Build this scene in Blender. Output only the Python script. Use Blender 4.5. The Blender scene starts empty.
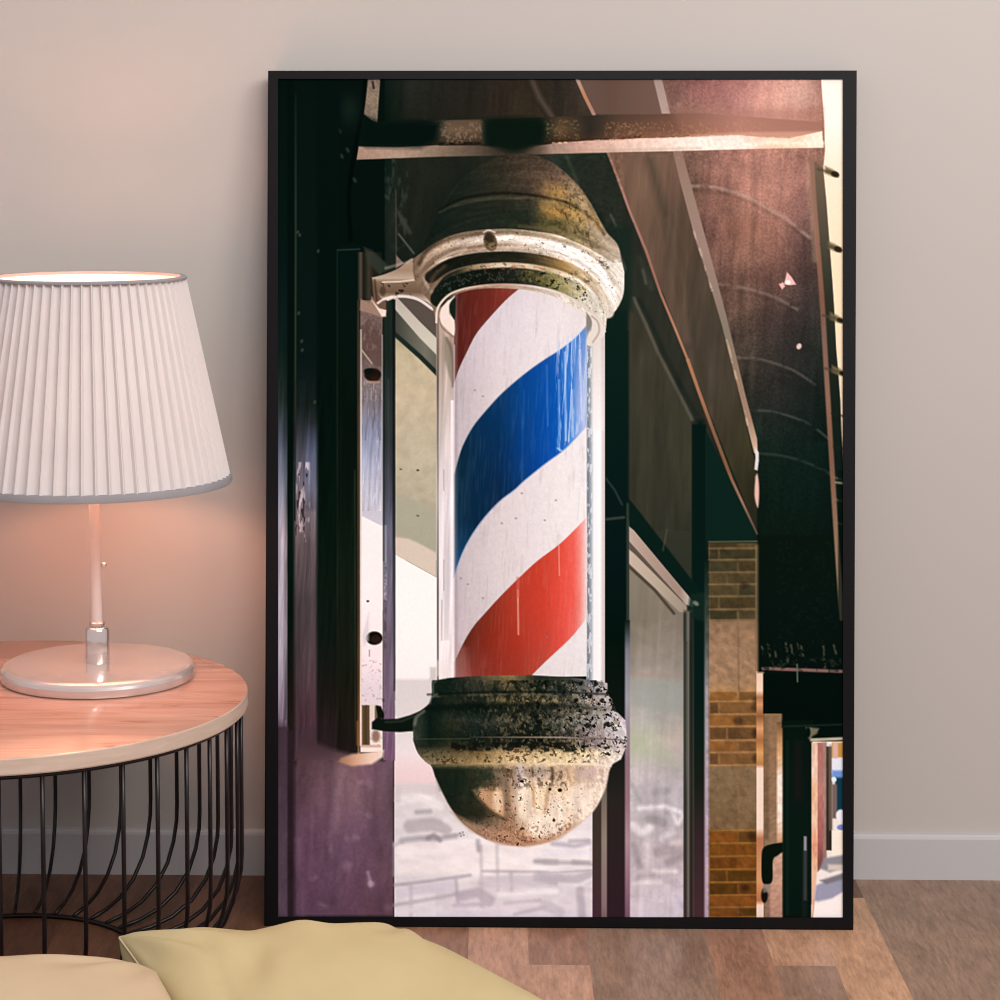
import bpy, bmesh, math, random
import numpy as np
from mathutils import Vector, Matrix
R = math.radians
scene = bpy.context.scene
col = scene.collection

# ------------------------------------------------------------------ camera, world, lights, exposure
cam_data = bpy.data.cameras.new('camera'); cam = bpy.data.objects.new('camera', cam_data); col.objects.link(cam)
cam.location = (0, -2.654, 0.8721)
cam.rotation_euler = (R(90-4.753), 0, R(1.1788))
cam_data.lens = 81.218; cam_data.sensor_width = 36
cam_data.shift_x = 0.04466; cam_data.shift_y = -0.16205
cam_data.clip_start = .05
scene.camera = cam

world = bpy.data.worlds.new('room_air'); scene.world = world; world.use_nodes = True
bg = world.node_tree.nodes['Background']; bg.inputs[0].default_value = (.92, .90, .95, 1); bg.inputs[1].default_value = .58

def area(name, loc, target, size, power, color, spread=180):
    d = bpy.data.lights.new(name, 'AREA'); d.shape = 'RECTANGLE'; d.size, d.size_y = size; d.energy = power; d.color = color; d.spread = R(spread)
    o = bpy.data.objects.new(name, d); col.objects.link(o); o.location = loc
    o.rotation_euler = (Vector(target)-Vector(loc)).to_track_quat('-Z', 'Y').to_euler(); return o
# added area lights: key at right for window daylight, overhead fill for ceiling bounce
area('added_daylight', (1.35, -1.9, 1.9), (0.35, 0, .45), (.8, .9), 26, (1, .95, .90))
area('added_daylight', (.42, -2.3, 2.15), (.25, 0, .4), (1.1, .9), 36, (1, .96, .94))
scene.view_settings.view_transform = 'Standard'; scene.view_settings.look = 'None'
scene.view_settings.exposure = 0.0; scene.view_settings.gamma = 1.0
scene.view_settings.use_curve_mapping = False
scene.cycles.use_denoising = True
scene.cycles.max_bounces = 8
scene.cycles.filter_width = 1.1

# ------------------------------------------------------------------ helpers
def tag(o, label=None, cat=None, group=None, kind=None):
    if label: o['label'] = label
    if cat: o['category'] = cat
    if group: o['group'] = group
    if kind: o['kind'] = kind
    return o
def empty(name, loc, rot=(0, 0, 0)):
    o = bpy.data.objects.new(name, None); col.objects.link(o); o.location = loc; o.rotation_euler = rot
    o.empty_display_size = .05; return o
def obj(name, bm, mat, parent=None, smooth=False, fix=True):
    me = bpy.data.meshes.new(name)
    if fix: bmesh.ops.recalc_face_normals(bm, faces=bm.faces)
    bm.to_mesh(me); bm.free()
    o = bpy.data.objects.new(name, me); col.objects.link(o)
    if parent: o.parent = parent
    if mat: me.materials.append(mat)
    if smooth: me.polygons.foreach_set('use_smooth', [True]*len(me.polygons))
    return o
def autosmooth(o, ang=35):
    me = o.data
    me.polygons.foreach_set('use_smooth', [True]*len(me.polygons))
    bm = bmesh.new(); bm.from_mesh(me)
    for e in bm.edges:
        if len(e.link_faces) == 2 and e.calc_face_angle(0) > R(ang): e.smooth = False
    bm.to_mesh(me); bm.free(); return o
def box_bm(x0, y0, z0, x1, y1, z1, bm=None, bevel=0):
    bm = bm or bmesh.new()
    v = [bm.verts.new((x, y, z)) for x in (x0, x1) for y in (y0, y1) for z in (z0, z1)]
    for q in ((0, 1, 3, 2), (4, 6, 7, 5), (0, 4, 5, 1), (2, 3, 7, 6), (0, 2, 6, 4), (1, 5, 7, 3)): bm.faces.new([v[i] for i in q])
    if bevel: bmesh.ops.bevel(bm, geom=list(bm.edges), offset=bevel, segments=2, affect='EDGES', profile=.7)
    return bm
def lathe_bm(prof, n=96, bm=None, rfun=None, closed=False):
    """prof = [(r, z), ...] spun about z; r = 0 closes the pole"""
    bm = bm or bmesh.new(); rings = []
    for k, (r, z) in enumerate(prof):
        if r < 1e-6: rings.append([bm.verts.new((0, 0, z))])
        else: rings.append([bm.verts.new(((r+(rfun(k, i/n) if rfun else 0))*math.cos(2*math.pi*i/n), (r+(rfun(k, i/n) if rfun else 0))*math.sin(2*math.pi*i/n), z)) for i in range(n)])
    pairs = list(zip(rings[:-1], rings[1:]))
    if closed: pairs.append((rings[-1], rings[0]))
    for a, b in pairs:
        for i in range(n):
            j = (i+1) % n
            if len(a) == 1 and len(b) == 1: continue
            if len(a) == 1: bm.faces.new((a[0], b[i], b[j]))
            elif len(b) == 1: bm.faces.new((a[i], a[j], b[0]))
            else: bm.faces.new((a[i], a[j], b[j], b[i]))
    return bm
def tube_bm(pts, r, n=8, closed=False, bm=None):
    bm = bm or bmesh.new(); P = [Vector(p) for p in pts]; m = len(P); rings = []; up = None
    for i in range(m):
        a = P[(i-1) % m] if (closed or i) else P[i]; b = P[(i+1) % m] if (closed or i < m-1) else P[i]
        t = (b-a).normalized()
        if up is None: up = t.orthogonal().normalized()
        else: up = (up-t*up.dot(t)).normalized()
        s = t.cross(up)
        rings.append([bm.verts.new(P[i]+(up*math.cos(2*math.pi*k/n)+s*math.sin(2*math.pi*k/n))*r) for k in range(n)])
    for i in range(m if closed else m-1):
        a, b = rings[i], rings[(i+1) % m]
        for k in range(n): bm.faces.new((a[k], a[(k+1) % n], b[(k+1) % n], b[k]))
    if not closed: bm.faces.new(rings[0]); bm.faces.new(rings[-1])
    return bm

# ------------------------------------------------------------------ materials
def s2l(c):
    if isinstance(c, str): c = [int(c.lstrip('#')[i:i+2], 16)/255 for i in (0, 2, 4)]
    return tuple((x/12.92 if x <= .04045 else ((x+.055)/1.055)**2.4) for x in c)+(1,)
class Mat:
    def __init__(s, name, color=(.8, .8, .8, 1), rough=.6, metal=0, spec=.5, coat=0, coat_rough=.05):
        s.m = bpy.data.materials.new(name); s.m.use_nodes = True; s.t = s.m.node_tree; s.b = s.t.nodes['Principled BSDF']
        s.b.inputs['Base Color'].default_value = color; s.b.inputs['Roughness'].default_value = rough
        s.b.inputs['Metallic'].default_value = metal; s.b.inputs['Specular IOR Level'].default_value = spec
        s.b.inputs['Coat Weight'].default_value = coat; s.b.inputs['Coat Roughness'].default_value = coat_rough
    def n(s, typ, **kw):
        nd = s.t.nodes.new(typ)
        for k, v in kw.items():
            if k.startswith('i_'): nd.inputs[k[2:].replace('_', ' ')].default_value = v
            else: setattr(nd, k, v)
        return nd
    def l(s, a, b): s.t.links.new(a, b)
    def coord(s, scale=(1, 1, 1), kind='Object', rot=(0, 0, 0)):
        c = s.n('ShaderNodeTexCoord'); m = s.n('ShaderNodeMapping'); m.inputs['Scale'].default_value = scale; m.inputs['Rotation'].default_value = rot
        s.l(c.outputs[kind], m.inputs['Vector']); return m.outputs['Vector']
    def noise(s, vec, scale, detail=4, rough=.55, dist=0):
        n = s.n('ShaderNodeTexNoise'); n.inputs['Scale'].default_value = scale; n.inputs['Detail'].default_value = detail
        n.inputs['Roughness'].default_value = rough; n.inputs['Distortion'].default_value = dist; s.l(vec, n.inputs['Vector']); return n.outputs['Fac']
    def ramp(s, fac, stops):
        r = s.n('ShaderNodeValToRGB'); e = r.color_ramp.elements
        while len(e) < len(stops): e.new(.5)
        for q, (p, c) in zip(e, stops): q.position = p; q.color = c
        s.l(fac, r.inputs['Fac']); return r.outputs['Color']
    def mul(s, a, b, fac=1.0, mode='MULTIPLY'):
        m = s.n('ShaderNodeMix', data_type='RGBA', blend_type=mode); m.inputs['Factor'].default_value = fac
        s.l(a, m.inputs[6]); s.l(b, m.inputs[7]); return m.outputs[2]
    def bump(s, h, strength=.2, dist=.001):
        b = s.n('ShaderNodeBump'); b.inputs['Strength'].default_value = strength; b.inputs['Distance'].default_value = dist
        s.l(h, b.inputs['Height']); s.l(b.outputs['Normal'], s.b.inputs['Normal'])
g = lambda v: (v, v, v, 1)

wall_m = Mat('wall_paint', rough=.85, spec=.2)
v = wall_m.coord(); wall_m.l(wall_m.ramp(wall_m.noise(v, 2.2, 3), [(.3, (.478, .438, .406, 1)), (.7, (.493, .453, .420, 1))]), wall_m.b.inputs['Base Color'])
wall_m.bump(wall_m.noise(v, 260, 3), .08, .0006)
trim_m = Mat('baseboard_paint', (.49, .475, .475, 1), rough=.45, spec=.4)
trim_m.bump(trim_m.noise(trim_m.coord(), 120, 2), .03, .0005)

floor_m = Mat('wood_floor', rough=.42, spec=.4)
at = floor_m.n('ShaderNodeAttribute', attribute_name='plank_tone')
co = floor_m.n('ShaderNodeTexCoord'); ofs = floor_m.n('ShaderNodeAttribute', attribute_name='plank_shift')
ad = floor_m.n('ShaderNodeVectorMath', operation='ADD'); floor_m.l(co.outputs['Object'], ad.inputs[0]); floor_m.l(ofs.outputs['Color'], ad.inputs[1])
mp = floor_m.n('ShaderNodeMapping'); mp.inputs['Scale'].default_value = (1, .13, 1); floor_m.l(ad.outputs[0], mp.inputs['Vector'])
g1 = floor_m.ramp(floor_m.noise(mp.outputs[0], 210, 9, .75, .3), [(.30, g(.60)), (.50, g(.99)), (.70, g(1.34))])
mp2 = floor_m.n('ShaderNodeMapping'); mp2.inputs['Scale'].default_value = (1, .35, 1); floor_m.l(ad.outputs[0], mp2.inputs['Vector'])
g2 = floor_m.ramp(floor_m.noise(mp2.outputs[0], 30, 6, .65, .6), [(.32, (.76, .73, .70, 1)), (.52, g(1)), (.70, (1.14, 1.11, 1.08, 1))])
warm = floor_m.n('ShaderNodeRGB'); warm.outputs[0].default_value = (1.02, .93, .84, 1)
floor_m.l(floor_m.mul(floor_m.mul(floor_m.mul(at.outputs['Color'], warm.outputs[0]), g1), g2), floor_m.b.inputs['Base Color'])
floor_m.bump(floor_m.noise(mp.outputs[0], 150, 6, .7), .12, .0006)

frame_m = Mat('black_lacquer', s2l('#17141a'), rough=.5, spec=.12)
frame_m.l(frame_m.ramp(frame_m.noise(frame_m.coord((1, 1, .2)), 40, 3), [(.3, s2l('#09070a')), (.7, s2l('#0e0a0c'))]), frame_m.b.inputs['Base Color'])
back_m = Mat('backing_board', s2l('#6a5644'), rough=.9)
back_m.l(back_m.ramp(back_m.noise(back_m.coord(), 90, 4), [(.3, s2l('#5c4a39')), (.7, s2l('#7a6550'))]), back_m.b.inputs['Base Color'])

chrome_m = Mat('polished_nickel', (.70, .63, .60, 1), rough=.14, metal=.8, coat=.5, coat_rough=.03)
chrome_m.l(chrome_m.ramp(chrome_m.noise(chrome_m.coord(), 60, 2), [(.3, g(.10)), (.7, g(.14))]), chrome_m.b.inputs['Roughness'])
base_m = Mat('nickel_foot', (.66, .58, .55, 1), rough=.2, metal=.55, coat=.6, coat_rough=.03)
base_m.l(base_m.ramp(base_m.noise(base_m.coord(), 50, 2), [(.3, g(.18)), (.7, g(.23))]), base_m.b.inputs['Roughness'])
pole_m = Mat('satin_metal', (.60, .52, .49, 1), rough=.36, metal=.1)
pole_m.l(pole_m.ramp(pole_m.noise(pole_m.coord((1, 1, .1)), 80, 2), [(.3, g(.34)), (.7, g(.40))]), pole_m.b.inputs['Roughness'])

def cloth(name, a, b, rough=.95, trans=0.0, scale=900):
    m = Mat(name, rough=rough, spec=.1); v = m.coord()
    m.l(m.ramp(m.noise(v, 14, 3), [(.3, a), (.7, b)]), m.b.inputs['Base Color'])
    m.bump(m.noise(v, scale, 2), .12, .0004)
    if trans:
        tr = m.n('ShaderNodeBsdfTranslucent'); tr.inputs['Color'].default_value = (.80, .76, .72, 1); mx = m.n('ShaderNodeMixShader'); mx.inputs[0].default_value = trans
        out = m.t.nodes['Material Output']; m.l(m.b.outputs[0], mx.inputs[1]); m.l(tr.outputs[0], mx.inputs[2]); m.l(mx.outputs[0], out.inputs['Surface'])
    return m
shade_m = cloth('pleated_shade_cloth', (.66, .60, .585, 1), (.69, .63, .61, 1), trans=.05)
lining_m = cloth('shade_lining', (.86, .84, .82, 1), (.88, .86, .84, 1), trans=.18)
band_m = cloth('grey_band', (.30, .285, .30, 1), (.34, .32, .33, 1))
pillow_m = cloth('mustard_cotton', s2l('#bba97f'), s2l('#c2b086'), scale=1300)
piping_m = cloth('mustard_piping', s2l('#c8b48c'), s2l('#cdbb94'))
lamplit_m = cloth('lamplit_cotton', s2l('#c0a98a'), s2l('#c7b092'), scale=1300)  # same cushion cloth, with the lamp's warm light put into the colour
bulb_m = Mat('lit_bulb', (1, .9, .8, 1)); bulb_m.b.inputs['Emission Color'].default_value = (1, .44, .27, 1); bulb_m.b.inputs['Emission Strength'].default_value = 150
bulb_m.b.inputs['Roughness'].default_value = .3

wood_m = Mat('oak_veneer', rough=.22, spec=.5, coat=.35, coat_rough=.08)
v = wood_m.coord((.35, 2.2, 1), rot=(0, 0, R(-16)))
w1 = wood_m.ramp(wood_m.noise(v, 13, 7, .6, 1.6), [(.28, s2l('#8a5844')), (.42, s2l('#b88570')), (.7, s2l('#cb9c86'))])
w2 = wood_m.ramp(wood_m.noise(wood_m.coord((.1, 3, 1), rot=(0, 0, R(-5))), 45, 4, .6, .4), [(.3, g(.88)), (.6, g(1.03))])
wood_m.l(wood_m.mul(w1, w2), wood_m.b.inputs['Base Color'])
edge_m = Mat('oak_edge', rough=.5)
edge_m.l(edge_m.ramp(edge_m.noise(edge_m.coord((1, 1, 9)), 16, 5, .6, .5), [(.3, s2l('#bea493')), (.7, s2l('#cfb8a8'))]), edge_m.b.inputs['Base Color'])
wire_m = Mat('black_wire', s2l('#1a1210'), rough=.36, metal=.3)
wire_m.l(wire_m.ramp(wire_m.noise(wire_m.coord(), 70, 2), [(.3, s2l('#150e0d')), (.7, s2l('#21181a'))]), wire_m.b.inputs['Base Color'])

# ------------------------------------------------------------------ the room
WX0, WX1 = -1.7, 1.7
o = obj('wall_back', box_bm(WX0, .0095, 0, WX1, .09, 1.9), wall_m.m); tag(o, kind='structure')
bm = bmesh.new()
prof = [(.0095, 0), (0, 0), (0, .0495), (.0010, .0528), (.0035, .0545), (.0095, .0548)]
a = [bm.verts.new((WX0, y, z)) for y, z in prof]; b = [bm.verts.new((WX1, y, z)) for y, z in prof]
for i in range(len(prof)):
    j = (i+1) % len(prof); bm.faces.new((a[i], a[j], b[j], b[i]))
bm.faces.new(a); bm.faces.new(b[::-1])
o = obj('baseboard_back', bm, trim_m.m); tag(o, kind='structure')

# floor of narrow planks running towards the wall; each plank carries its own stain, darkened around the table to paint in its shade
PW, PXO = .0658, .0304
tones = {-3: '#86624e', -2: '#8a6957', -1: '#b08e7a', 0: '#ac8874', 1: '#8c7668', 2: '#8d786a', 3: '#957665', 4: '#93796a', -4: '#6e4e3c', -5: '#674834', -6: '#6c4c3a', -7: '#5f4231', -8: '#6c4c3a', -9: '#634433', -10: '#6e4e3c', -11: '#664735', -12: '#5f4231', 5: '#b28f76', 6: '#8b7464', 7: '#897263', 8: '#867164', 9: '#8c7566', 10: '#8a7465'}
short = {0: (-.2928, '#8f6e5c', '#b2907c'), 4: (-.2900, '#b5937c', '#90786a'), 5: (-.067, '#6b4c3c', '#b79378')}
rng = random.Random(5)
bm = bmesh.new(); lt = bm.loops.layers.float_color.new('plank_tone'); ls = bm.loops.layers.float_color.new('plank_shift')
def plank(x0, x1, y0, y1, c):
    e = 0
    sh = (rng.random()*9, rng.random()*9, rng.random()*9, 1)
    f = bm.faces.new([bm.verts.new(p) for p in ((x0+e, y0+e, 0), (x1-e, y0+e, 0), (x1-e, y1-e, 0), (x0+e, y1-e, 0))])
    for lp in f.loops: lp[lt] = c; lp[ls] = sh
for k in range(-26, 27):
    x0 = PXO+PW*k; x1 = x0+PW; pal = ['#86624e', '#8a6957', '#957665', '#a58370', '#8c7668', '#7d5e4d']
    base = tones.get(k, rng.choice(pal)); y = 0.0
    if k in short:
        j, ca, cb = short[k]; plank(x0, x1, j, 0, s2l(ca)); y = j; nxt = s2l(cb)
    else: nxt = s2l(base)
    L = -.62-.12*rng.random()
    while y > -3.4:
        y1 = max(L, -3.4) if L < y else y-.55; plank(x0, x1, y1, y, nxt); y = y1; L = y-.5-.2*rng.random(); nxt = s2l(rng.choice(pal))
    # the groove between planks
bmv = [(WX0-.1, -3.4, -.002), (WX1+.1, -3.4, -.002), (WX1+.1, 0.0, -.002), (WX0-.1, 0, -.002)]
f = bm.faces.new([bm.verts.new(p) for p in bmv])
for lp in f.loops: lp[lt] = s2l('#3c2a20'); lp[ls] = (0, 0, 0, 1)
o = obj('floor', bm, floor_m.m, fix=False); tag(o, kind='structure')

INK = 1.0
LAMP_W = 8.8
# ------------------------------------------------------------------ the poster's picture, painted in numpy
# (canvas frame: x 278..843, y 79..917, one unit = 1.1 mm of paper)
PX0, PY0, PX1, PY1 = 278.0, 79.0, 843.0, 917.0

def paint_poster(S=1.0):
    nx, ny = int((PX1-PX0)*S)+1, int((PY1-PY0)*S)+1
    xs = np.linspace(PX0, PX1, nx); ys = np.linspace(PY0, PY1, ny)
    X, Y = np.meshgrid(xs, ys)
    img = np.zeros((ny, nx, 3)); rg = np.random.default_rng(7)

    def hx(c):
        if isinstance(c, str):
            c = c.lstrip('#'); return np.array([int(c[i:i+2], 16)/255 for i in (0, 2, 4)])
        return np.asarray(c, float)
    def box(x0, y0, x1, y1, pad=2):
        i0 = int(np.clip((x0-pad-PX0)*S, 0, nx-1)); i1 = int(np.clip((x1+pad-PX0)*S+2, 1, nx))
        j0 = int(np.clip((y0-pad-PY0)*S, 0, ny-1)); j1 = int(np.clip((y1+pad-PY0)*S+2, 1, ny))
        return slice(j0, j1), slice(i0, i1)
    def noise(sx, sy, seed, oct=3, uv=None):
        """smooth value noise 0..1 on the whole canvas, cell size sx by sy"""
        out = 0; amp = 1; tot = 0
        rot = .6+.7*(seed % 5) if max(sx, sy) < 2.5*min(sx, sy) else .05
        U = X*np.cos(rot)+Y*np.sin(rot); V = Y*np.cos(rot)-X*np.sin(rot)
        if uv is not None: U, V = uv
        for k in range(oct):
            r = np.random.default_rng(seed*17+k); g = r.random((256, 256))
            u = U/(sx/2**k)+5000; v = V/(sy/2**k)+5000
            iu = u.astype(int); iv = v.astype(int); fu = u-iu; fv = v-iv
            fu = fu*fu*(3-2*fu); fv = fv*fv*(3-2*fv); iu %= 255; iv %= 255
            out = out+amp*((g[iv, iu]*(1-fu)+g[iv, iu+1]*fu)*(1-fv)+(g[iv+1, iu]*(1-fu)+g[iv+1, iu+1]*fu)*fv)
            tot += amp; amp *= .55
        out = (out-out.mean())/out.std()
        return np.clip(out*.17+.5, 0, 1)
    def ramp(t, stops):
        """colour ramp: stops = [(pos, colour), ...] evaluated on array t"""
        p = [s[0] for s in stops]; c = np.array([hx(s[1]) for s in stops])
        return np.stack([np.interp(t, p, c[:, k]) for k in range(3)], -1)
    def vx(stops): return lambda x, y: ramp(x, stops)
    def vy(stops): return lambda x, y: ramp(y, stops)
    def grid(xp, yp, cols):
        """bilinear colour sheet: cols[row][col]"""
        c = np.array([[hx(q) for q in r] for r in cols])
        def f(x, y):
            iu = np.interp(x, xp, np.arange(len(xp))); iv = np.interp(y, yp, np.arange(len(yp)))
            a = np.clip(iu.astype(int), 0, len(xp)-2); b = np.clip(iv.astype(int), 0, len(yp)-2)
            fu = (iu-a)[..., None]; fv = (iv-b)[..., None]
            return (c[b, a]*(1-fu)+c[b, a+1]*fu)*(1-fv)+(c[b+1, a]*(1-fu)+c[b+1, a+1]*fu)*fv
        return f
    def put(sl, a, color):
        if callable(color): col = color(X[sl], Y[sl])
        else: col = hx(color)
        a = a[..., None]
        img[sl] = img[sl]*(1-a)+col*a
    def sdist(pts, x, y, closed=True):
        P = np.asarray(pts, float); n = len(P); d = np.full(x.shape, 1e9); ins = np.zeros(x.shape, bool)
        for i in range(n if closed else n-1):
            a = P[i]; b = P[(i+1) % n]; e = b-a; L = e@e+1e-12
            t = np.clip(((x-a[0])*e[0]+(y-a[1])*e[1])/L, 0, 1)
            d = np.minimum(d, (x-a[0]-t*e[0])**2+(y-a[1]-t*e[1])**2)
            if closed and a[1] != b[1]:
                c = ((a[1] > y) != (b[1] > y)) & (x < (b[0]-a[0])*(y-a[1])/(b[1]-a[1])+a[0])
                ins ^= c
        d = np.sqrt(d)
        return np.where(ins, -d, d) if closed else d
    def sm(pts, n=6):
        """Catmull-Rom smoothing of an open outline"""
        P = np.asarray(pts, float); Q = np.vstack([2*P[0]-P[1], P, 2*P[-1]-P[-2]]); o = []
        for i in range(1, len(Q)-2):
            for k in range(n):
                t = k/n; p0, p1, p2, p3 = Q[i-1], Q[i], Q[i+1], Q[i+2]
                o.append(.5*((2*p1)+(p2-p0)*t+(2*p0-5*p1+4*p2-p3)*t*t+(3*p1-p0-3*p2+p3)*t**3))
        o.append(P[-1]); return [tuple(q) for q in o]
    def poly(pts, color, soft=1.0, alpha=1.0, mask=None):
        P = np.asarray(pts, float)
        sl = box(P[:, 0].min(), P[:, 1].min(), P[:, 0].max(), P[:, 1].max(), soft+1)
        a = np.clip(.5-sdist(P, X[sl], Y[sl])/soft, 0, 1)*alpha
        if mask is not None: a = a*mask[sl]
        put(sl, a, color)
    def rect(x0, y0, x1, y1, color, soft=1.0, alpha=1.0, mask=None):
        poly([(x0, y0), (x1, y0), (x1, y1), (x0, y1)], color, soft, alpha, mask)
    def line(pts, w, color, soft=1.0, alpha=1.0, mask=None, fade=None):
        P = np.asarray(pts, float)
        sl = box(P[:, 0].min(), P[:, 1].min(), P[:, 0].max(), P[:, 1].max(), w+soft+1)
        a = np.clip(.5-(sdist(P, X[sl], Y[sl], False)-w/2)/soft, 0, 1)*alpha
        if mask is not None: a = a*mask[sl]
        if fade is not None:
            ax, p0, p1 = fade; q = (X if ax == 'x' else Y)[sl]; a = a*np.clip((q-p0)/(p1-p0), 0, 1)
        put(sl, a, color)
    def ell(cx, cy, rx, ry, color, soft=1.0, alpha=1.0, mask=None, rot=0):
        t = np.linspace(0, 2*np.pi, 28, endpoint=False); c, s = np.cos(rot), np.sin(rot)
        poly([(cx+rx*np.cos(q)*c-ry*np.sin(q)*s, cy+rx*np.cos(q)*s+ry*np.sin(q)*c) for q in t], color, soft, alpha, mask)
    def glow(cx, cy, rx, ry, color, alpha, add=False):
        g = np.exp(-((X-cx)/rx)**2-((Y-cy)/ry)**2)[..., None]*alpha
        img[:] = img+g*hx(color) if add else img*(1-g)+hx(color)*g
    def thr(n, lo, hi): return np.clip((n-lo)/(hi-lo), 0, 1)
    def shade(amount, n, region=None):
        """multiply the picture by 1 +- amount following noise n"""
        m = 1+amount*(n-.5)*2
        if region is None: img[:] = img*m[..., None]
        else: img[region] = img[region]*m[region][..., None]

    fine = noise(3, 3, 1, 2); mid = noise(9, 9, 2, 3); big = noise(50, 50, 3, 3)
    vstr = noise(3, 60, 4, 3); vfine = noise(2, 22, 5, 2); grit = noise(1.6, 1.6, 6, 1); blot = noise(5, 5, 8, 3)

    # --- deep background
    rect(270, 70, 850, 925, '#03130f')
    rect(385, 79, 640, 330, grid([385, 410, 470, 520, 560, 600, 640], [79, 120, 160, 220, 300, 330],
        [['#0c1a14', '#232620', '#24221c', '#30281e', '#2a271e', '#50413a', '#50413a'],
         ['#04170f', '#1c2119', '#23211a', '#33291c', '#2f281f', '#40352a', '#5b483c'],
         ['#0a1f18', '#1e231a', '#1b221a', '#2e2a1f', '#243027', '#20291f', '#4a4034'],
         ['#16201a', '#1b2219', '#122018', '#1a2219', '#17261e', '#16251d', '#3c3a30'],
         ['#0c1c17', '#13201a', '#102018', '#10201a', '#12241c', '#0d241c', '#26302a'],
         ['#0c1c17', '#13201a', '#102018', '#10201a', '#12241c', '#08201a', '#202a22']]))
    # --- awning interior at the right
    rect(640, 79, 845, 680, grid([640, 680, 705, 740, 775, 805, 830, 845],
        [79, 110, 150, 190, 230, 270, 310, 350, 400, 450, 500, 560, 680],
        [['#6a5046', '#82584f', '#8d5a56', '#a36d64', '#bd8a7c', '#b98a7c', '#96665a', '#96665a'],
         ['#6b5248', '#7b5950', '#8f6358', '#a8736a', '#c98f7c', '#c08f7d', '#8f5f50', '#8a5c4c'],
         ['#5e4a3e', '#6f5448', '#815d51', '#9a6a5c', '#ab7868', '#94685a', '#7d5a48', '#6a5040'],
         ['#55453a', '#66503f', '#7a564a', '#96685a', '#a67565', '#865d54', '#6c5448', '#524438'],
         ['#4b4136', '#5c4a3c', '#6e4e45', '#86604f', '#8f6456', '#72524c', '#5d483e', '#3a3428'],
         ['#463c32', '#54463a', '#64483f', '#6f5044', '#67483f', '#523d38', '#4c3f38', '#2c2a20'],
         ['#40382e', '#4c4234', '#553e36', '#5b463b', '#4b3a35', '#39322f', '#302f2a', '#20261e'],
         ['#3c362b', '#443c2f', '#463830', '#443a32', '#35302b', '#2a2b29', '#20281f', '#15221c'],
         ['#2f2e24', '#3b3729', '#3a3126', '#27281f', '#252724', '#1c2522', '#122019', '#0d1d17'],
         ['#0b231c', '#27281c', '#2e2a1f', '#13241c', '#12231d', '#0f231e', '#0a1e18', '#081c16'],
         ['#09221b', '#0e261e', '#26261a', '#0b1d16', '#0a1f17', '#0a1f18', '#081b15', '#07180f'],
         ['#06201a', '#0a231b', '#0c2118', '#0a1b14', '#09190f', '#08180f', '#071812', '#06160f'],
         ['#041a15', '#061c16', '#061a14', '#071812', '#06160f', '#05140e', '#04130d', '#04130d']]), 1)
    shade(.16, noise(26, 34, 11, 3), box(600, 79, 845, 440, 0)); shade(.10, grit, box(640, 79, 845, 560, 0))
    shade(.10, noise(5, 38, 13, 3), box(385, 79, 845, 560, 0)); shade(.07, noise(2.2, 2.2, 14, 2), box(385, 79, 845, 660, 0))
    # glare
    glow(775, 108, 34, 22, '#e8b09c', .42); glow(740, 95, 40, 16, '#c88a84', .3); glow(800, 95, 20, 14, '#d8b0a4', .3)
    glow(760, 175, 40, 26, '#b27f70', .35); glow(745, 228, 26, 20, '#96604f', .35)
    # arcs of the awning frame
    for pts, c, w, al in (([(688, 186), (700, 186), (720, 188), (745, 196), (770, 209), (792, 223), (810, 238)], '#a88c7e', 3.4, .75),
                       ([(716, 284), (735, 286), (757, 291), (775, 297), (797, 309)], '#8a7a70', 2.6, .6),
                       ([(735, 357), (755, 358), (775, 363), (795, 371), (815, 384)], '#76695e', 2.2, .6),
                       ([(752, 410), (770, 411), (790, 416), (810, 424), (828, 438)], '#4f5850', 2.2, .75),
                       ([(758, 453), (780, 455), (800, 460), (818, 467), (831, 474)], '#324740', 2.2, .8)):
        line(sm(pts), w, c, 2.6, al*.8, thr(mid, .2, .5)); line([(x, y+4) for x, y in pts], 3, '#1c1612', 3, al*.18)
    line(sm([(820, 567), (805, 575), (796, 588), (792, 610), (790, 635)]), 1.4, '#26352b', 1.5, .7)
    # posts, panels left of the awning
    poly([(596, 152), (608, 152), (700, 400), (706, 430), (692, 430), (632, 300), (603, 215), (560, 158)], vy([(150, '#20291f'), (240, '#262b22'), (330, '#2c3128'), (400, '#2b2c22'), (430, '#20281f')]), 5)
    line([(640, 258), (668, 335), (690, 392)], 5, '#3a3d33', 6, .6)
    for p, q in (((611, 215), (616, 226)), ((643, 270), (646, 283)), ((664, 318), (667, 332)), ((680, 366), (686, 385))):
        line([p, q], 2, '#5c5c52', 3, .6)
    line([(567, 156), (580, 190), (588, 208)], 3, '#3c4338', 4, .6)
    rect(628, 300, 693, 640, vy([(290, '#343226'), (360, '#3e3b2e'), (430, '#3b3a2c'), (500, '#38372a'), (570, '#303428'), (640, '#26302a')]), 5, .95)
    poly([(628, 290), (700, 290), (700, 425), (693, 425), (658, 352), (634, 298)], '#2a2d24', 3, .95)
    line([(634, 298), (646, 324), (658, 352), (674.5, 384), (692, 419)], 3.4, '#5b574b', 2.5, .75)
    line([(640, 300), (652, 324), (664, 352), (680, 384), (697, 415)], 4, '#1c261f', 4, .8)
    poly([(608, 152), (682, 152), (757, 470), (757, 534)], grid([608, 640, 690, 757], [152, 220, 300, 380, 450, 534],
        [['#6c5040', '#6c5344', '#6a4f42', '#6a4f42'], ['#6d5141', '#6a5242', '#514134', '#514134'], ['#5c4a3c', '#624c3f', '#4c4033', '#3c382c'],
         ['#5c4a3c', '#5b4a3c', '#50443a', '#3c3829'], ['#45402f', '#45402f', '#47402f', '#35321f'], ['#272818', '#272818', '#2b2a1a', '#26281a']]), 2)
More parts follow.
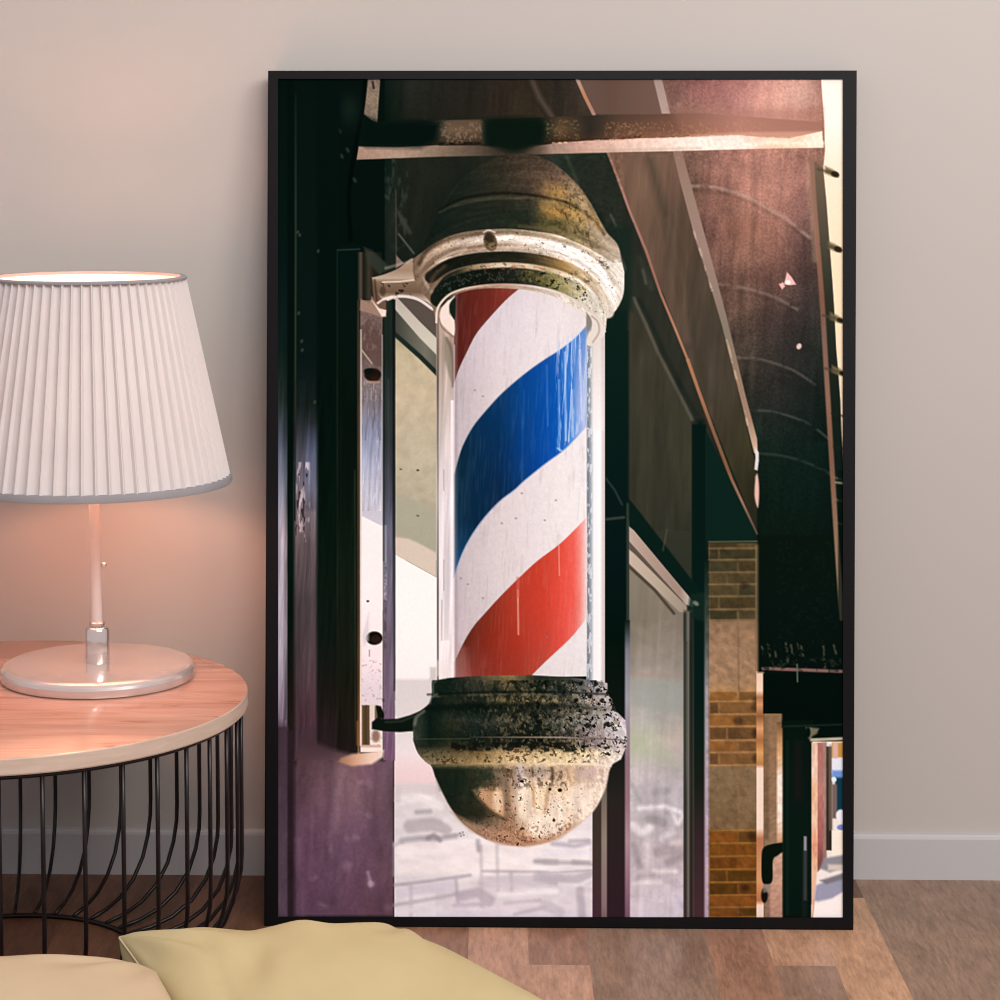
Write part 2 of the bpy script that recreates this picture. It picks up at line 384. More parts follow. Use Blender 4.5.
    poly([(578, 79), (655, 79), (668, 114), (596, 114)], vx([(578, '#5e4a40'), (610, '#5b463c'), (640, '#654c42'), (668, '#6a5046')]), 1.5)
    line([(650, 160), (672, 240), (690, 320), (708, 400)], 9, '#3b3629', 8, .5)
    line([(668, 220), (684, 290), (688, 340)], 5, '#7a5f50', 8, .35)
    shade(.12, noise(7, 50, 12, 3), box(600, 155, 760, 530, 0))
    # diag two (broad light bar)
    poly([(653.5, 79), (662, 79), (670.5, 114), (662, 114)], vy([(79, '#9a857c'), (114, '#a88e86')]), 1.6)
    poly([(673, 151), (682, 151), (694, 195), (703.6, 230), (715.5, 274), (727, 318), (746, 397), (757, 438), (758, 456), (754, 452), (741, 400), (722, 325), (709, 281), (693, 230), (680, 181)],
         vy([(151, '#8a6c5e'), (200, '#8f7668'), (250, '#93796d'), (330, '#7d7262'), (380, '#8d7460'), (420, '#9a7c66'), (450, '#c8ab92')]), 1.6)
    line([(692, 225), (700, 250), (712, 290)], 2, '#c9aea2', 2, .7, thr(mid, .4, .7))
    line([(727, 340), (740, 392), (748, 425)], 2, '#cfae94', 2, .7, thr(mid, .4, .7))
    poly([(755, 447), (758.6, 452), (758.8, 460), (757.5, 470), (754.5, 469), (755.5, 458)], '#d8d0cc', 1.6); poly(sm([(755.5, 476), (757.5, 474), (759, 486), (758.8, 500), (757.5, 507), (754.6, 495), (755.5, 476)]), '#dcb0a0', 2)
    # diag one (thin copper edge)
    line([(577, 78), (585, 96), (594, 114)], 3.6, vy([(79, '#a58e80'), (95, '#ad7654'), (114, '#9c7868')]), 1.5)
    line([(608, 152), (618, 178), (629.5, 210), (646, 250), (661, 294), (676, 330), (688, 360)], 2.6, vy([(152, '#8a6454'), (200, '#a07264'), (280, '#8f6152'), (330, '#a8765c'), (360, '#9c6e52')]), 1.5)
    line([(688, 360), (698.5, 390), (712, 427), (732, 480), (756, 533)], 3.4, vy([(360, '#a87450'), (400, '#9c6a4c'), (430, '#7c5a44'), (470, '#7a5538'), (500, '#966c58'), (533, '#5c4a3c')]), 1.6)
    line([(532, 79), (540, 98), (552, 116)], 5, '#4f4238', 4, .8)
    # dark posts
    rect(603, 300, 628, 920, vy([(300, '#0b241c'), (420, '#05201a'), (560, '#03191a'), (640, '#02170f'), (740, '#131a16'), (800, '#2b2622'), (917, '#35202a')]), 4)
    rect(603, 225, 632, 310, '#14281f', 8, .8)
    line([(606, 478), (615, 490), (622, 504)], 2, '#3c4a42', 2, .6); line([(606, 519), (624, 517)], 2.6, '#4c4a42', 2, .7)
    rect(692, 424, 706, 920, vy([(424, '#041c17'), (700, '#04201a'), (780, '#1a2119'), (830, '#35272a'), (917, '#4b2d34')]), 2)
    rect(697, 420, 703, 436, '#041c17', 6)
    poly([(706, 430), (757, 535), (757, 545), (706, 545)], '#08261e', 2)
    # --- right window, slanted frame
    poly([(629, 520), (693, 606), (693, 920), (629, 920)], grid([629, 650, 675, 691], [530, 580, 620, 660, 690, 715, 740, 770, 800, 850, 917],
        [['#857b6c', '#857b6c', '#857b6c', '#857b6c'], ['#82796a', '#857b6c', '#7b7264', '#7b7264'], ['#7c7466', '#7d7566', '#847a6c', '#7a7263'],
         ['#8d867a', '#958b80', '#8f877c', '#857e72'], ['#aaa39a', '#a39e97', '#9f9a92', '#958f86'], ['#b4b0ac', '#a8a9a4', '#a8a49e', '#a09a90'],
         ['#b7bca0', '#b9bda8', '#c0b4a8', '#bcb0ac'], ['#cbc2c2', '#c5bebf', '#b8b0b3', '#b4acb0'], ['#c9c2c6', '#b8b2b8', '#c3bdc3', '#a9a4aa'],
         ['#beb4ba', '#c8bdc2', '#b9adb4', '#c4b5b9'], ['#d8cbd6', '#d9cfdb', '#d8ccd8', '#d9cddb']]), 1.5)
    for pts, w, c in (([(640, 808), (665, 806), (680, 812)], 4, '#f4eff2'), ([(634, 825), (640, 832), (650, 828)], 8, '#eae4ea'),
                      ([(650, 818), (663, 822)], 9, '#9c9799'), ([(672, 812), (678, 824), (683, 815)], 3, '#e8e4e8'), ([(655, 792), (668, 790)], 7, '#a8a2a6'),
                      ([(633, 845), (640, 866)], 6, '#aaa0a5'), ([(648, 845), (646, 862)], 4, '#d8ced2'), ([(658, 852), (678, 848)], 10, '#b0a5aa'),
                      ([(653, 871), (676, 871)], 3.5, '#ece2e4'), ([(634, 883), (660, 882)], 4, '#e9dfe4'), ([(640, 876), (652, 875)], 5, '#b5abb0'),
                      ([(668, 862), (684, 856)], 8, '#a89ba0'), ([(662, 838), (672, 832)], 7, '#d9d3da'), ([(632, 785), (640, 800)], 4, '#a9a6ab'),
                      ([(672, 842), (680, 842)], 6, '#d8c8ca'), ([(676, 896), (682, 906)], 4, '#bdb6cc')):
        line(pts, w, c, 4.5, .9)
    shade(.05, noise(7, 6, 43, 3), box(629, 765, 692, 900, 0)); shade(.06, noise(5, 70, 44, 2), box(629, 570, 692, 917, 0)); shade(.05, mid, box(629, 620, 692, 917, 0)); poly([(630, 735), (660, 745), (682, 760), (682, 772), (650, 760), (630, 750)], '#a9b896', 9, .35); line([(630, 674), (684, 676)], 3, '#a88c7c', 3, .5); poly([(629, 676), (684, 680), (684, 715), (629, 705)], '#98a09a', 6, .6)
    line([(631, 543), (650, 562)], 1.6, '#4a4236', 2, .5)
    poly([(628, 497), (640, 512), (700, 590), (706, 592), (706, 606), (690, 605), (629, 527)], '#07211a', 2)
    line([(663, 550), (667, 530)], 1.5, '#5c5a4a', 2, .5)
    rect(684, 612, 692, 920, vy([(612, '#1c2620'), (650, '#4f4f42'), (760, '#5c5a50'), (800, '#3b3a32'), (917, '#4b3632')]), 2)
    rect(687, 600, 694, 920, vy([(600, '#232d25'), (780, '#3c4038'), (917, '#553c3a')]), 2)
    poly([(629, 526), (634, 530), (694, 602), (693, 607), (686, 604), (629, 541)], vx([(629, '#b8a295'), (650, '#ab9284'), (680, '#9c8678'), (690, '#bdb2a6')]), 1.3)
    poly([(629, 541), (683, 601), (682, 608), (629, 551)], '#5c5046', 1.6)
    poly([(629, 549), (634, 553), (686, 605), (687, 611), (680, 612), (629, 563)], vx([(629, '#c3b09f'), (655, '#b5a592'), (684, '#9b8d7c')]), 1.4)
    line([(629, 566), (655, 590), (674, 613)], 3, '#4a4236', 2)
    
    poly([(690, 594), (706, 592), (706, 622), (692, 618), (688, 610)], '#0f2a22', 3, .85); ell(696, 603, 3, 2, '#8a8a7e', 2.5, .8, rot=.6); rect(684, 610, 692, 640, '#39403a', 3, .8); line([(687, 612), (687, 640)], 1.5, '#6c6c60', 2, .5)
    rect(683.5, 614, 686, 920, '#2c332c', 1.5, .8); line([(688.3, 612), (688.3, 917)], 2, '#7a766e', 1.8, .75); rect(690, 612, 693, 920, '#182019', 2, .6)
    rect(625, 620, 630, 920, vy([(620, '#0b201c'), (650, '#7a7a86'), (700, '#9a9ba4'), (760, '#8c6f7c'), (800, '#96707c'), (840, '#b08c98'), (917, '#7a5468')]), 2)
    rect(626.5, 503, 629, 620, '#2e3a30', 2)
    # --- brick column
    rect(708.5, 543, 759, 920, vy([(543, '#57472e'), (600, '#594b2e'), (618, '#6b573a'), (622, '#8b6c50'), (650, '#98775a'), (680, '#a07d5c'), (692, '#a87f55'), (700, '#8a6236'), (762, '#8b6540'),
        (768, '#80684a'), (800, '#7b6346'), (828, '#7a5f40'), (834, '#7a4f1e'), (870, '#7c4c1a'), (900, '#74441c'), (917, '#6e4630')]), 1.2)
    rect(704.5, 560, 709, 920, vy([(560, '#0c231b'), (640, '#4c5048'), (690, '#948c90'), (760, '#a89aa4'), (830, '#b09cac'), (917, '#b8a0b0')]), 2.2)
    ym = [541.5, 548, 559.5, 572, 584, 596, 609, 620]
    def courses(ys_, cols, mort, al=1):
        for i in range(len(ys_)-1):
            y0, y1 = ys_[i]+1.4, ys_[i+1]-1.0
            cuts = ([709, 738, 757], [709, 719, 757])[i % 2] if i % 4 < 2 else ([709, 738, 757], [709, 727, 757])[i % 2]
            for a, b in zip(cuts[:-1], cuts[1:]):
                rect(a+1, y0, b-1, y1, cols[(i*3+int(a)) % len(cols)], 2.0, al)
        for y in ys_: line([(709, y), (757, y-.5)], 1.6, mort, 1.6, .75)
    courses(ym, ['#3c3a24', '#4a3e26', '#35321e', '#54452a', '#44381f'], '#75603f', .85)
    courses([690, 701, 714, 726, 740, 752, 765], ['#6c4a26', '#8a5a2a', '#74502c', '#7c4e20', '#5c3f24', '#93642e'], '#a97c48', .85)
    courses([830, 843, 856, 869, 882, 895, 907, 917], ['#6a3c14', '#54360f', '#774516', '#5c3a16', '#80491a'], '#9a6a2c', .85)
    for x, y in ((744, 585), (757, 700), (755, 707), (738, 720), (756, 733), (756, 758), (752, 836), (745, 888)): ell(x, y, 4, 4, '#2c1c10', 4, .5)
    line([(738, 620), (739, 690)], 1.6, '#7a5e46', 2, .7); line([(735, 660), (735, 690)], 4, '#ad8a66', 3, .35); line([(738, 770), (739, 828)], 1.6, '#8c6c44', 2, .6)
    shade(.14, noise(6, 5, 15, 3), box(706, 543, 758, 917, 0))
    rect(755, 545, 759.5, 671, vy([(545, '#7a6a48'), (620, '#6f5c42'), (671, '#8a6a4c')]), 1.5, .6)
    rect(756.5, 671, 764, 920, vy([(671, '#e8c4a8'), (690, '#f6d4ba'), (697, '#a87048'), (704, '#d69468'), (716, '#8c5a34'), (728, '#e0a06c'), (740, '#a86c3c'), (752, '#dca060'), (764, '#b88048'), (768, '#f3dac8'), (828, '#f6dcc8'),
        (838, '#b87850'), (880, '#d69a6c'), (900, '#b87040'), (905, '#f3d8c8'), (917, '#efd4c4')]), 1.2)
    rect(764, 713, 784, 920, vy([(713, '#876a4c'), (760, '#8f6d50'), (840, '#92745a'), (917, '#8c6c58')]), 1.4)
    rect(764, 716, 769, 840, vy([(716, '#7c6244'), (800, '#6a5238')]), 3, .7)
    rect(777, 722, 784, 842, vy([(722, '#6c4c30'), (740, '#c49060'), (752, '#dda874'), (764, '#e0b890'), (776, '#f8e4d4'), (820, '#f4dccc'), (842, '#d09c70')]), 2.4)
    rect(770, 850, 783, 920, vy([(850, '#cfa48c'), (880, '#c89c84'), (917, '#b88a78')]), 2.5, .9)
    shade(.10, noise(4, 2.4, 18, 1), box(764, 716, 783, 917, 0))
    # --- valance, dark soffit, lamp posts at lower right
    rect(758, 535, 845, 672, vy([(535, '#08180f'), (600, '#061712'), (672, '#04130e')]), 3, .9)
    spk = thr(blot, .62, .72)
    rect(775, 540, 840, 650, '#16301f', 2, .18, thr(fine, .6, .8))
    for x0, y0, h in ((762, 646, 8), (768, 644, 12), (774, 646, 10), (786, 643, 18), (791, 645, 10), (797, 644, 12), (801, 646, 9), (823, 643, 24), (834, 645, 8)):
        line([(x0, y0), (x0+2, y0+h)], 2, '#6c6a4c', 2.4, .6, thr(fine, .3, .6))
    rect(762, 658, 842, 669, '#343c2c', 3, .5, thr(fine, .5, .8))
    line([(763, 668), (843, 671)], 3.2, '#85605a', 1.6, .95, thr(noise(6, 4, 21, 2), 0, .5))
    rect(763, 673, 845, 713, '#02110d', 1.5); rect(782, 700, 845, 727, '#02110d', 2.5)
    line([(797, 664), (797.5, 681)], 1.6, '#566354', 1.5, .9)
    rect(782.5, 720, 813, 920, vy([(720, '#04190f'), (780, '#0a1a15'), (850, '#062016'), (917, '#061a14')]), 2)
    rect(794, 740, 802, 800, '#1c1a18', 5, .6); rect(786, 740, 789, 915, '#0f2a1f', 2, .6); rect(802, 840, 807, 917, '#1b2420', 2, .6)
    line([(784, 726), (843, 724)], 1.6, '#1f2f25', 2, .8)
    poly([(806, 727), (811, 727), (819, 728), (817, 733), (812, 736), (811, 742), (808, 737)], '#8a8066', 2.5, .8); ell(808, 732, 2.5, 5, '#04120e', 2)
    rect(812.5, 741, 846, 920, '#f2e6de', 1)
    line([(812, 739.5), (846, 738)], 3, '#b0a890', 1.3)
    rect(811.5, 742, 817.5, 920, vy([(742, '#e0b8a0'), (770, '#f0d0b8'), (790, '#e6b48c'), (820, '#f2ccac'), (845, '#e09878'), (870, '#ecbf9c'), (900, '#e8b090'), (917, '#f4dac8')]), 1.4)
    rect(817.5, 742, 826, 872, vy([(742, '#b06c60'), (780, '#b87a70'), (830, '#ab645e'), (872, '#7a4a40')]), 1.5)
    rect(823, 742, 827, 860, '#a08078', 2, .7)
    rect(826, 746, 832, 850, vy([(746, '#4a3a2c'), (800, '#40342a'), (850, '#332a22')]), 1.4)
    rect(829, 744, 833, 830, '#8a7e70', 2, .5); shade(.10, noise(2.5, 7, 103, 2), box(811, 742, 827, 870, 0))
    poly([(817, 872), (827, 862), (845, 856), (845, 920), (812, 920)], '#f3e8e2', 2)
    rect(832, 742, 846, 757, '#c98f44', 2); rect(833, 742, 838, 760, '#dcb0a0', 2)
    rect(832, 758, 846, 772, '#e4e8f4', 2); rect(832, 770, 846, 778, '#6c94dc', 3)
    rect(835, 777, 846, 812, '#0e3c50', 2.5); ell(834, 779, 2.4, 2.6, '#e6f0fa', 1.5); rect(832, 784, 837, 818, '#75625c', 2)
    ell(841, 815, 5, 6, '#f0f0f8', 2); ell(842, 827, 5, 3, '#6c86c8', 2); rect(832, 830, 846, 856, '#fbeedd', 2)
    poly([(820, 868), (824, 858), (846, 854), (846, 866), (830, 872)], '#8d8b96', 3); rect(828, 864, 846, 870, '#d4c6ba', 3)
    poly([(814, 900), (816, 885), (846, 872), (846, 890), (832, 898), (818, 901)], '#9a9ab4', 3)
    poly([(820, 880), (846, 872), (846, 878), (826, 884)], '#77767e', 3)
    poly([(812, 905), (832, 899), (846, 890), (846, 922), (812, 922)], '#faf2f0', 3)
    rect(803.5, 836, 807, 900, '#4c4a50', 2, .6); rect(804, 836, 806.5, 850, '#a8a2b0', 1.5, .8)
    line([(814, 900), (812.5, 917)], 1.6, '#d49a78', 1.4, .9)
    poly(sm([(783, 842), (770, 844), (763, 848), (761.5, 858), (762, 880), (767, 884), (772.5, 880), (773, 860), (778, 855), (783.5, 851)], 4), '#08170e', 1.6)
    ell(764.5, 895, 3.4, 7.5, '#17150d', 2); rect(763, 884, 770, 892, '#9c8c84', 2.5, .7)
    # sunny strip beyond the awning edge
    eo = [(821, 79), (824, 120), (825, 150), (823, 170), (826, 200), (829, 240), (832, 280), (834, 310), (836, 350), (838, 372), (840, 400), (841, 430), (843.5, 470)]
    poly(eo+[(850, 470), (850, 70), (821, 70)], vy([(79, '#fbe6da'), (120, '#fbe9dc'), (170, '#f4dcc2'), (230, '#f0d8b8'), (300, '#ecd6b2'), (380, '#ecd4b4'), (470, '#e2c8aa')]), 1.6)
    poly([(814, 160), (823, 168)]+eo[4:]+[(838, 520), (832, 470), (826, 390), (821, 300), (816, 230)], vy([(160, '#6c5646'), (230, '#4c4638'), (300, '#2c2f24'), (400, '#15221a'), (520, '#0b1e17')]), 2)
    line(sm([(811, 158), (814, 200), (818, 250), (822, 300), (825, 350), (828, 400), (831, 450), (834, 500), (838, 560), (842, 618)]), 5, vy([(158, '#866454'), (230, '#8c6452'), (300, '#7a5240'), (340, '#7c5c50'), (400, '#8c6450'), (450, '#7c5644'), (560, '#96745a'), (618, '#a4866a')]), 2, .95)
    line(sm([(808, 165), (811, 210), (815, 260)]), 4, '#a68c72', 3, .35)
    for x, y, l in ((834, 172, 1), (837, 247, 1), (839, 318, .8), (841, 371, .7)):
        poly([(x-9, y-6), (x-2, y-3), (x+4, y+1), (x+4, y+5), (x-2, y+4), (x-9, y+1)], '#6c5f40', 3, .95); ell(x+1, y+2, 4.4*l, 2.8*l, '#2b2414', 2, rot=.4); line([(x-16, y-3), (x-4, y)], 2.4, '#4b4030', 2.5, .8)
    for x, y in ((838, 414), (840, 447), (840, 478), (841, 500), (841, 523)): line([(x-6, y-1), (x+6, y+2)], 2.2, '#7c6c54' if y > 460 else '#20241a', 2.2, .6)
    rect(838, 470, 844, 640, '#061510', 2, .7); line([(836, 482), (844, 483)], 2, '#b0a088', 2, .7)
    for p in ([(784, 284), (787, 272), (791, 276), (796, 284), (790, 285)], [(779, 284), (783, 282), (785, 286), (782, 289)]): poly(p, '#e6b0a8', 1.5)
    ell(788, 282, 2.5, 2, '#fff2ea', 1.5); ell(799, 346, 2.4, 3, '#d8b8b0', 1.8, rot=.5)
    # --- beam across the top
    beam = [(357, 122), (500, 119), (600, 115), (700, 113), (822, 122), (822, 134), (700, 139), (560, 144), (357, 148)]
    poly(beam, grid([357, 430, 450, 480, 490, 540, 560, 590, 620, 690, 740, 822], [112, 130, 148],
        [['#04160f', '#1a2018', '#453a2c', '#4a3e30', '#14201a', '#1c2118', '#3a2f22', '#302820', '#4b382c', '#6a4a3e', '#9a6a5c', '#8f6252'],
         ['#04160f', '#0f1c15', '#64513f', '#5c4a38', '#081a14', '#0b1c15', '#5e4830', '#2b2820', '#5c4230', '#7a5242', '#a06e5e', '#94685a'],
         ['#06170f', '#1c1c14', '#2c241a', '#2a221a', '#081912', '#0e1b14', '#2b1c12', '#4a2c20', '#7a4a36', '#b07c60', '#c08a6c', '#b88468']]), 1.5)
    m = thr(fine, .5, .75)
    m = thr(noise(2.2, 2.2, 16, 2), .5, .8); rect(440, 122, 483, 143, '#8c7058', 3, .5, m); rect(545, 120, 580, 140, '#8a6a44', 3, .45, m); rect(606, 122, 700, 142, '#9c7050', 5, .5, m); rect(690, 122, 760, 140, '#d09c7c', 5, .45, m)
    poly([(670, 108), (822, 108), (822, 132), (700, 136), (680, 128)], grid([670, 740, 822], [108, 134], [['#7c5a4e', '#a8766a', '#98685a'], ['#8c5c48', '#b07a64', '#a07060']]), 9, .6)
    poly([(690, 135), (740, 132), (822, 131), (822, 141), (700, 141)], '#d09c84', 3, .6)
    lip = [(359, 146.5), (400, 147), (440, 145), (480, 145.5), (520, 150), (530, 147), (560, 142.5), (600, 139.5), (640, 138.5), (700, 136.5), (740, 135), (760, 137), (790, 138), (822, 131),
           (823.5, 147.5), (760, 148.5), (690, 150.5), (620, 152), (560, 153.5), (500, 155.5), (440, 156.5), (400, 158), (357, 159.5)]
    poly(lip, vx([(357, '#a08270'), (400, '#a58a78'), (430, '#85725f'), (470, '#5c4e40'), (495, '#3a3328'), (520, '#332e24'), (540, '#5c4a3e'), (552, '#95796a'), (580, '#bb9484'), (620, '#d8b4a2'), (660, '#e6cbbc'), (700, '#f6dfd2'),
        (740, '#f3d8cc'), (770, '#eec0a2'), (800, '#efc8a8'), (812, '#eedcc4'), (823, '#f0e0c8')]), 1.4)
    line([(690, 146), (740, 145), (770, 142), (822, 143)], 5, '#fbe8d6', 4, .6)
    shade(.07, fine, box(357, 136, 823, 158, 0)); line([(560, 151.5), (640, 149.5), (700, 148)], 3, '#a08878', 3, .35)
    line([(440, 144), (480, 143)], 3, '#1a130c', 1.6, .85, thr(fine, .2, .5)); line([(545, 141), (620, 139), (640, 136)], 2.6, '#3c1f12', 1.6, .7, thr(fine, .35, .6))
    line([(553, 143), (640, 139), (740, 135)], 1.6, '#f0c4a8', 1.2, .7, thr(fine, .4, .7))
    poly(sm([(484, 120), (500, 118), (530, 118), (542, 122), (543, 134), (532, 146), (515, 152), (498, 148), (486, 140), (484, 120)], 4), '#07190f', 8, .95)
    # post stub and cable at the top left
    poly([(368, 79), (380.5, 79), (377.5, 122), (373, 121), (364, 114)], vy([(79, '#75675c'), (100, '#84725f'), (122, '#6c6052')]), 1.4); shade(.12, grit, box(364, 79, 380, 120, 0))
    line([(373, 82), (374, 88)], 2.4, '#2c1c14', 1.4, .8)
    poly([(364, 117), (374, 120), (377, 123), (420, 121), (440, 123), (436, 140), (420, 147), (366, 146), (360, 140)], '#03140f', 8)
    line(sm([(366, 76), (363, 105), (357, 140), (352, 170), (349, 200), (351, 240)]), 4.5, '#010c09', 2)
    for x, y in ((334, 122), (340, 131), (348, 150), (342, 156), (355, 180), (394, 160), (387, 197), (395, 215)): ell(x, y, 1.4, 2.6, '#3c4a3c', 2.6, .6, rot=-.5)
    rect(386, 158, 410, 250, '#4c5548', 5, .35, thr(noise(4, 10, 31, 3), .5, .85)); glow(350, 110, 10, 16, '#12241b', .8)
    line([(396, 160), (396, 250)], 3, '#26281f', 3, .5)
    line(sm([(446, 206), (452, 194), (462, 182), (472, 174)]), 2, '#39473a', 3, .5)
    # --- left: dark door edge strips
    strip = [(79, '#03140f'), (260, '#041a15'), (350, '#0c241f'), (400, '#26332f'), (440, '#51596a'), (480, '#81889c'), (510, '#9fa2b4'), (545, '#b4b2c6'), (640, '#b0abbd'), (690, '#998ea2'), (718, '#8a7c92'), (732, '#42303e'), (780, '#513c4b'), (917, '#5a4254')]
    rect(270, 79, 288.5, 920, vy(strip), 2.5); rect(284, 330, 288, 720, '#0a1815', 3, .35)
    rect(287.5, 79, 294.5, 920, vy([(79, '#02120e'), (620, '#04150f'), (680, '#171612'), (760, '#2b1f20'), (917, '#3c2430')]), 2)
    rect(294.5, 79, 318, 760, vy([(79, '#03150f'), (360, '#071b17'), (405, '#14211f'), (430, '#2e3238'), (455, '#4b4b5a'), (480, '#66636f'), (500, '#7d7480'), (520, '#6a636b'), (545, '#4e494e'), (600, '#403c41'), (660, '#473c41'), (720, '#4c3540'), (760, '#55384a')]), 4)
    rect(306, 425, 318.5, 510, vy([(425, '#2c3342'), (455, '#5c6684'), (490, '#6a7088'), (510, '#4a4c58')]), 5, .7)
    rect(295, 462, 310, 542, '#c8bcc4', 2, .75, thr(noise(3.2, 16, 33, 3), .52, .72)); rect(295, 470, 310, 540, '#1d1a1c', 2, .7, thr(noise(2.6, 9, 34, 2), .68, .8))
    rect(317.5, 79, 340, 760, vy([(79, '#02140f'), (400, '#02150f'), (560, '#05190f'), (640, '#0d1a13'), (700, '#1e1c18'), (760, '#35222c')]), 5)
    rect(337, 245, 360, 756, vy([(245, '#021713'), (420, '#06160e'), (560, '#0c1c12'), (660, '#141d13'), (700, '#1b1c12'), (756, '#231a18')]), 3)
    line([(337.5, 250), (337.5, 750)], 1, '#2a3524', 1.2, .5); line([(338, 250), (360, 249)], 1.4, '#2b3c30', 1.5, .8)
    line([(355, 470), (355.5, 750)], 1, '#33402a', 1.2, .6); line([(358.6, 300), (358.8, 754)], 2.2, vy([(300, '#3c3426'), (450, '#5a4230'), (600, '#4c3622'), (700, '#6c4a2c'), (754, '#a4764e')]), 1.6, .9)
    line([(296, 95), (296, 250), (295.5, 400), (295, 520)], 1.8, vy([(95, '#0c2018'), (200, '#23382c'), (300, '#2f3d2a'), (420, '#2c3428'), (520, '#0c1c18')]), 1.6, .9)
    for x, y in ((298, 232), (300, 235), (318.5, 251), (302, 341), (302.5, 350), (299, 313), (315, 402)): ell(x, y, 1.2, 1.8, '#48523f', 2, .65, rot=.4)
    shade(.18, vstr, box(278, 380, 360, 917, 0)); shade(.08, vfine, box(278, 380, 360, 917, 0))
    # purple plinth
    poly([(294, 917), (294, 770), (300, 735), (330, 748), (358, 756), (384, 760), (395, 740), (395, 917)], grid([294, 310, 330, 350, 370, 395], [735, 765, 800, 840, 917],
        [['#4c3440', '#4a3038', '#33262a', '#33261f', '#7a5060', '#755470'], ['#5a3c48', '#5e424c', '#6a4c58', '#8a6470', '#775268', '#745668'],
         ['#62404f', '#704c5e', '#80586a', '#8a6474', '#7a5668', '#5f4852'], ['#704a66', '#6b4460', '#74506a', '#74506c', '#6c4a62', '#6a4a5c'], ['#6e4860', '#6e4662', '#6c4762', '#6e4560', '#6c4558', '#6c4656']]), 6)
    rect(278, 727, 288.5, 920, vy([(727, '#483441'), (800, '#5a4253'), (917, '#60475b')]), 2)
    rect(287.5, 730, 293.5, 920, '#35202b', 2.5, .9)
    line([(299, 840), (303, 917)], 6, '#82587a', 6, .5); line([(336, 790), (330, 850)], 4, '#94708a', 6, .5); line([(345, 770), (336, 830)], 6, '#94707c', 8, .35); line([(313, 790), (311, 880)], 3, '#86607c', 4, .4)
    for x, y, rx, ry in ((359, 814, 3, 2), (369, 816, 3, 2.4), (371, 882, 4.2, 5.2), (314, 878, 3.4, 3), (352, 838, 7, 3), (368, 784, 5, 6), (361, 783, 3, 3), (347, 866, 5, 5), (322, 905, 7, 3), (388, 907, 4, 3)):
        ell(x, y, rx, ry, '#a8869e', 5, .35, thr(mid, .2, .6))
    line([(368, 872), (371, 884)], 3, '#b894b0', 3, .6); ell(371, 884, 3, 3, '#c09cb8', 3, .7)
    shade(.12, noise(9, 26, 35, 3), box(278, 760, 395, 917, 0)); shade(.05, fine, box(278, 760, 395, 917, 0)); q_ = box(278, 727, 395, 917, 0); l_ = img[q_].mean(-1, keepdims=True); img[q_] = l_*.97+(img[q_]-l_)*.80
    # --- window seen left of and below the pole
    rect(394.5, 298, 440, 560, vy([(298, '#56504a'), (350, '#bdb08f'), (400, '#c4b498'), (470, '#b9b096'), (500, '#b4ad94'), (530, '#a8a68f'), (545, '#a4a48e'), (560, '#b8ac98')]), 1)
    shade(.06, mid, box(395, 340, 437, 560, 0))
    poly([(394, 297), (440, 297), (440, 345), (420, 322), (397, 298)], '#544b44', 1.5)
    poly([(394, 296), (398, 298), (420, 321.5), (440, 341), (440, 358), (420, 338), (394, 308)], vy([(298, '#b5aca0'), (340, '#c8c2b2')]), 1.5)
    poly([(394, 308), (420, 338), (440, 358), (440, 378), (420, 359), (394, 335)], vx([(394, '#3c4038'), (410, '#59594e'), (425, '#6e6c60'), (440, '#5a5a50')]), 1.8)
    line([(394, 333), (420, 356), (440, 376)], 4.5, '#1d2c25', 1.8)
    poly([(394, 536), (410, 538), (437, 552), (437, 578), (395, 555)], '#d6c8b6', 3)
    poly([(394, 490), (425, 505), (440, 520), (437, 553), (425, 545), (408, 538), (394, 536)], '#a9a892', 4, .8)
    for x, y in ((418, 515.5), (401, 469), (418, 470), (418, 470)): ell(x, y, 1.5, 1, '#5c4c3c', 1.2, .7)
    poly([(394.5, 554), (440, 579), (440, 920), (394.5, 920)], vy([(554, '#fdfaf6'), (640, '#fdf8f8'), (677, '#fbf6f6'), (681, '#d9d6d6'), (700, '#dcd8d8'), (735, '#e6e2e3'), (752, '#efe8ea'), (762, '#f4e2e4'), (780, '#f3dadd'), (785, '#e2dadd'), (800, '#e2dde0'), (917, '#efe8f0')]), 1)
    rect(430, 667, 437, 680, '#c4c0c0', 3, .8)
    rect(436, 766, 594, 920, vy([(766, '#f2d6da'), (790, '#dcd4d8'), (810, '#e0dade'), (840, '#f4eff2'), (870, '#f4eff2'), (890, '#e4dce4'), (917, '#e6dee9')]), 1)
    rect(394.5, 843, 594, 875, '#fbf4f5', 6, .9)
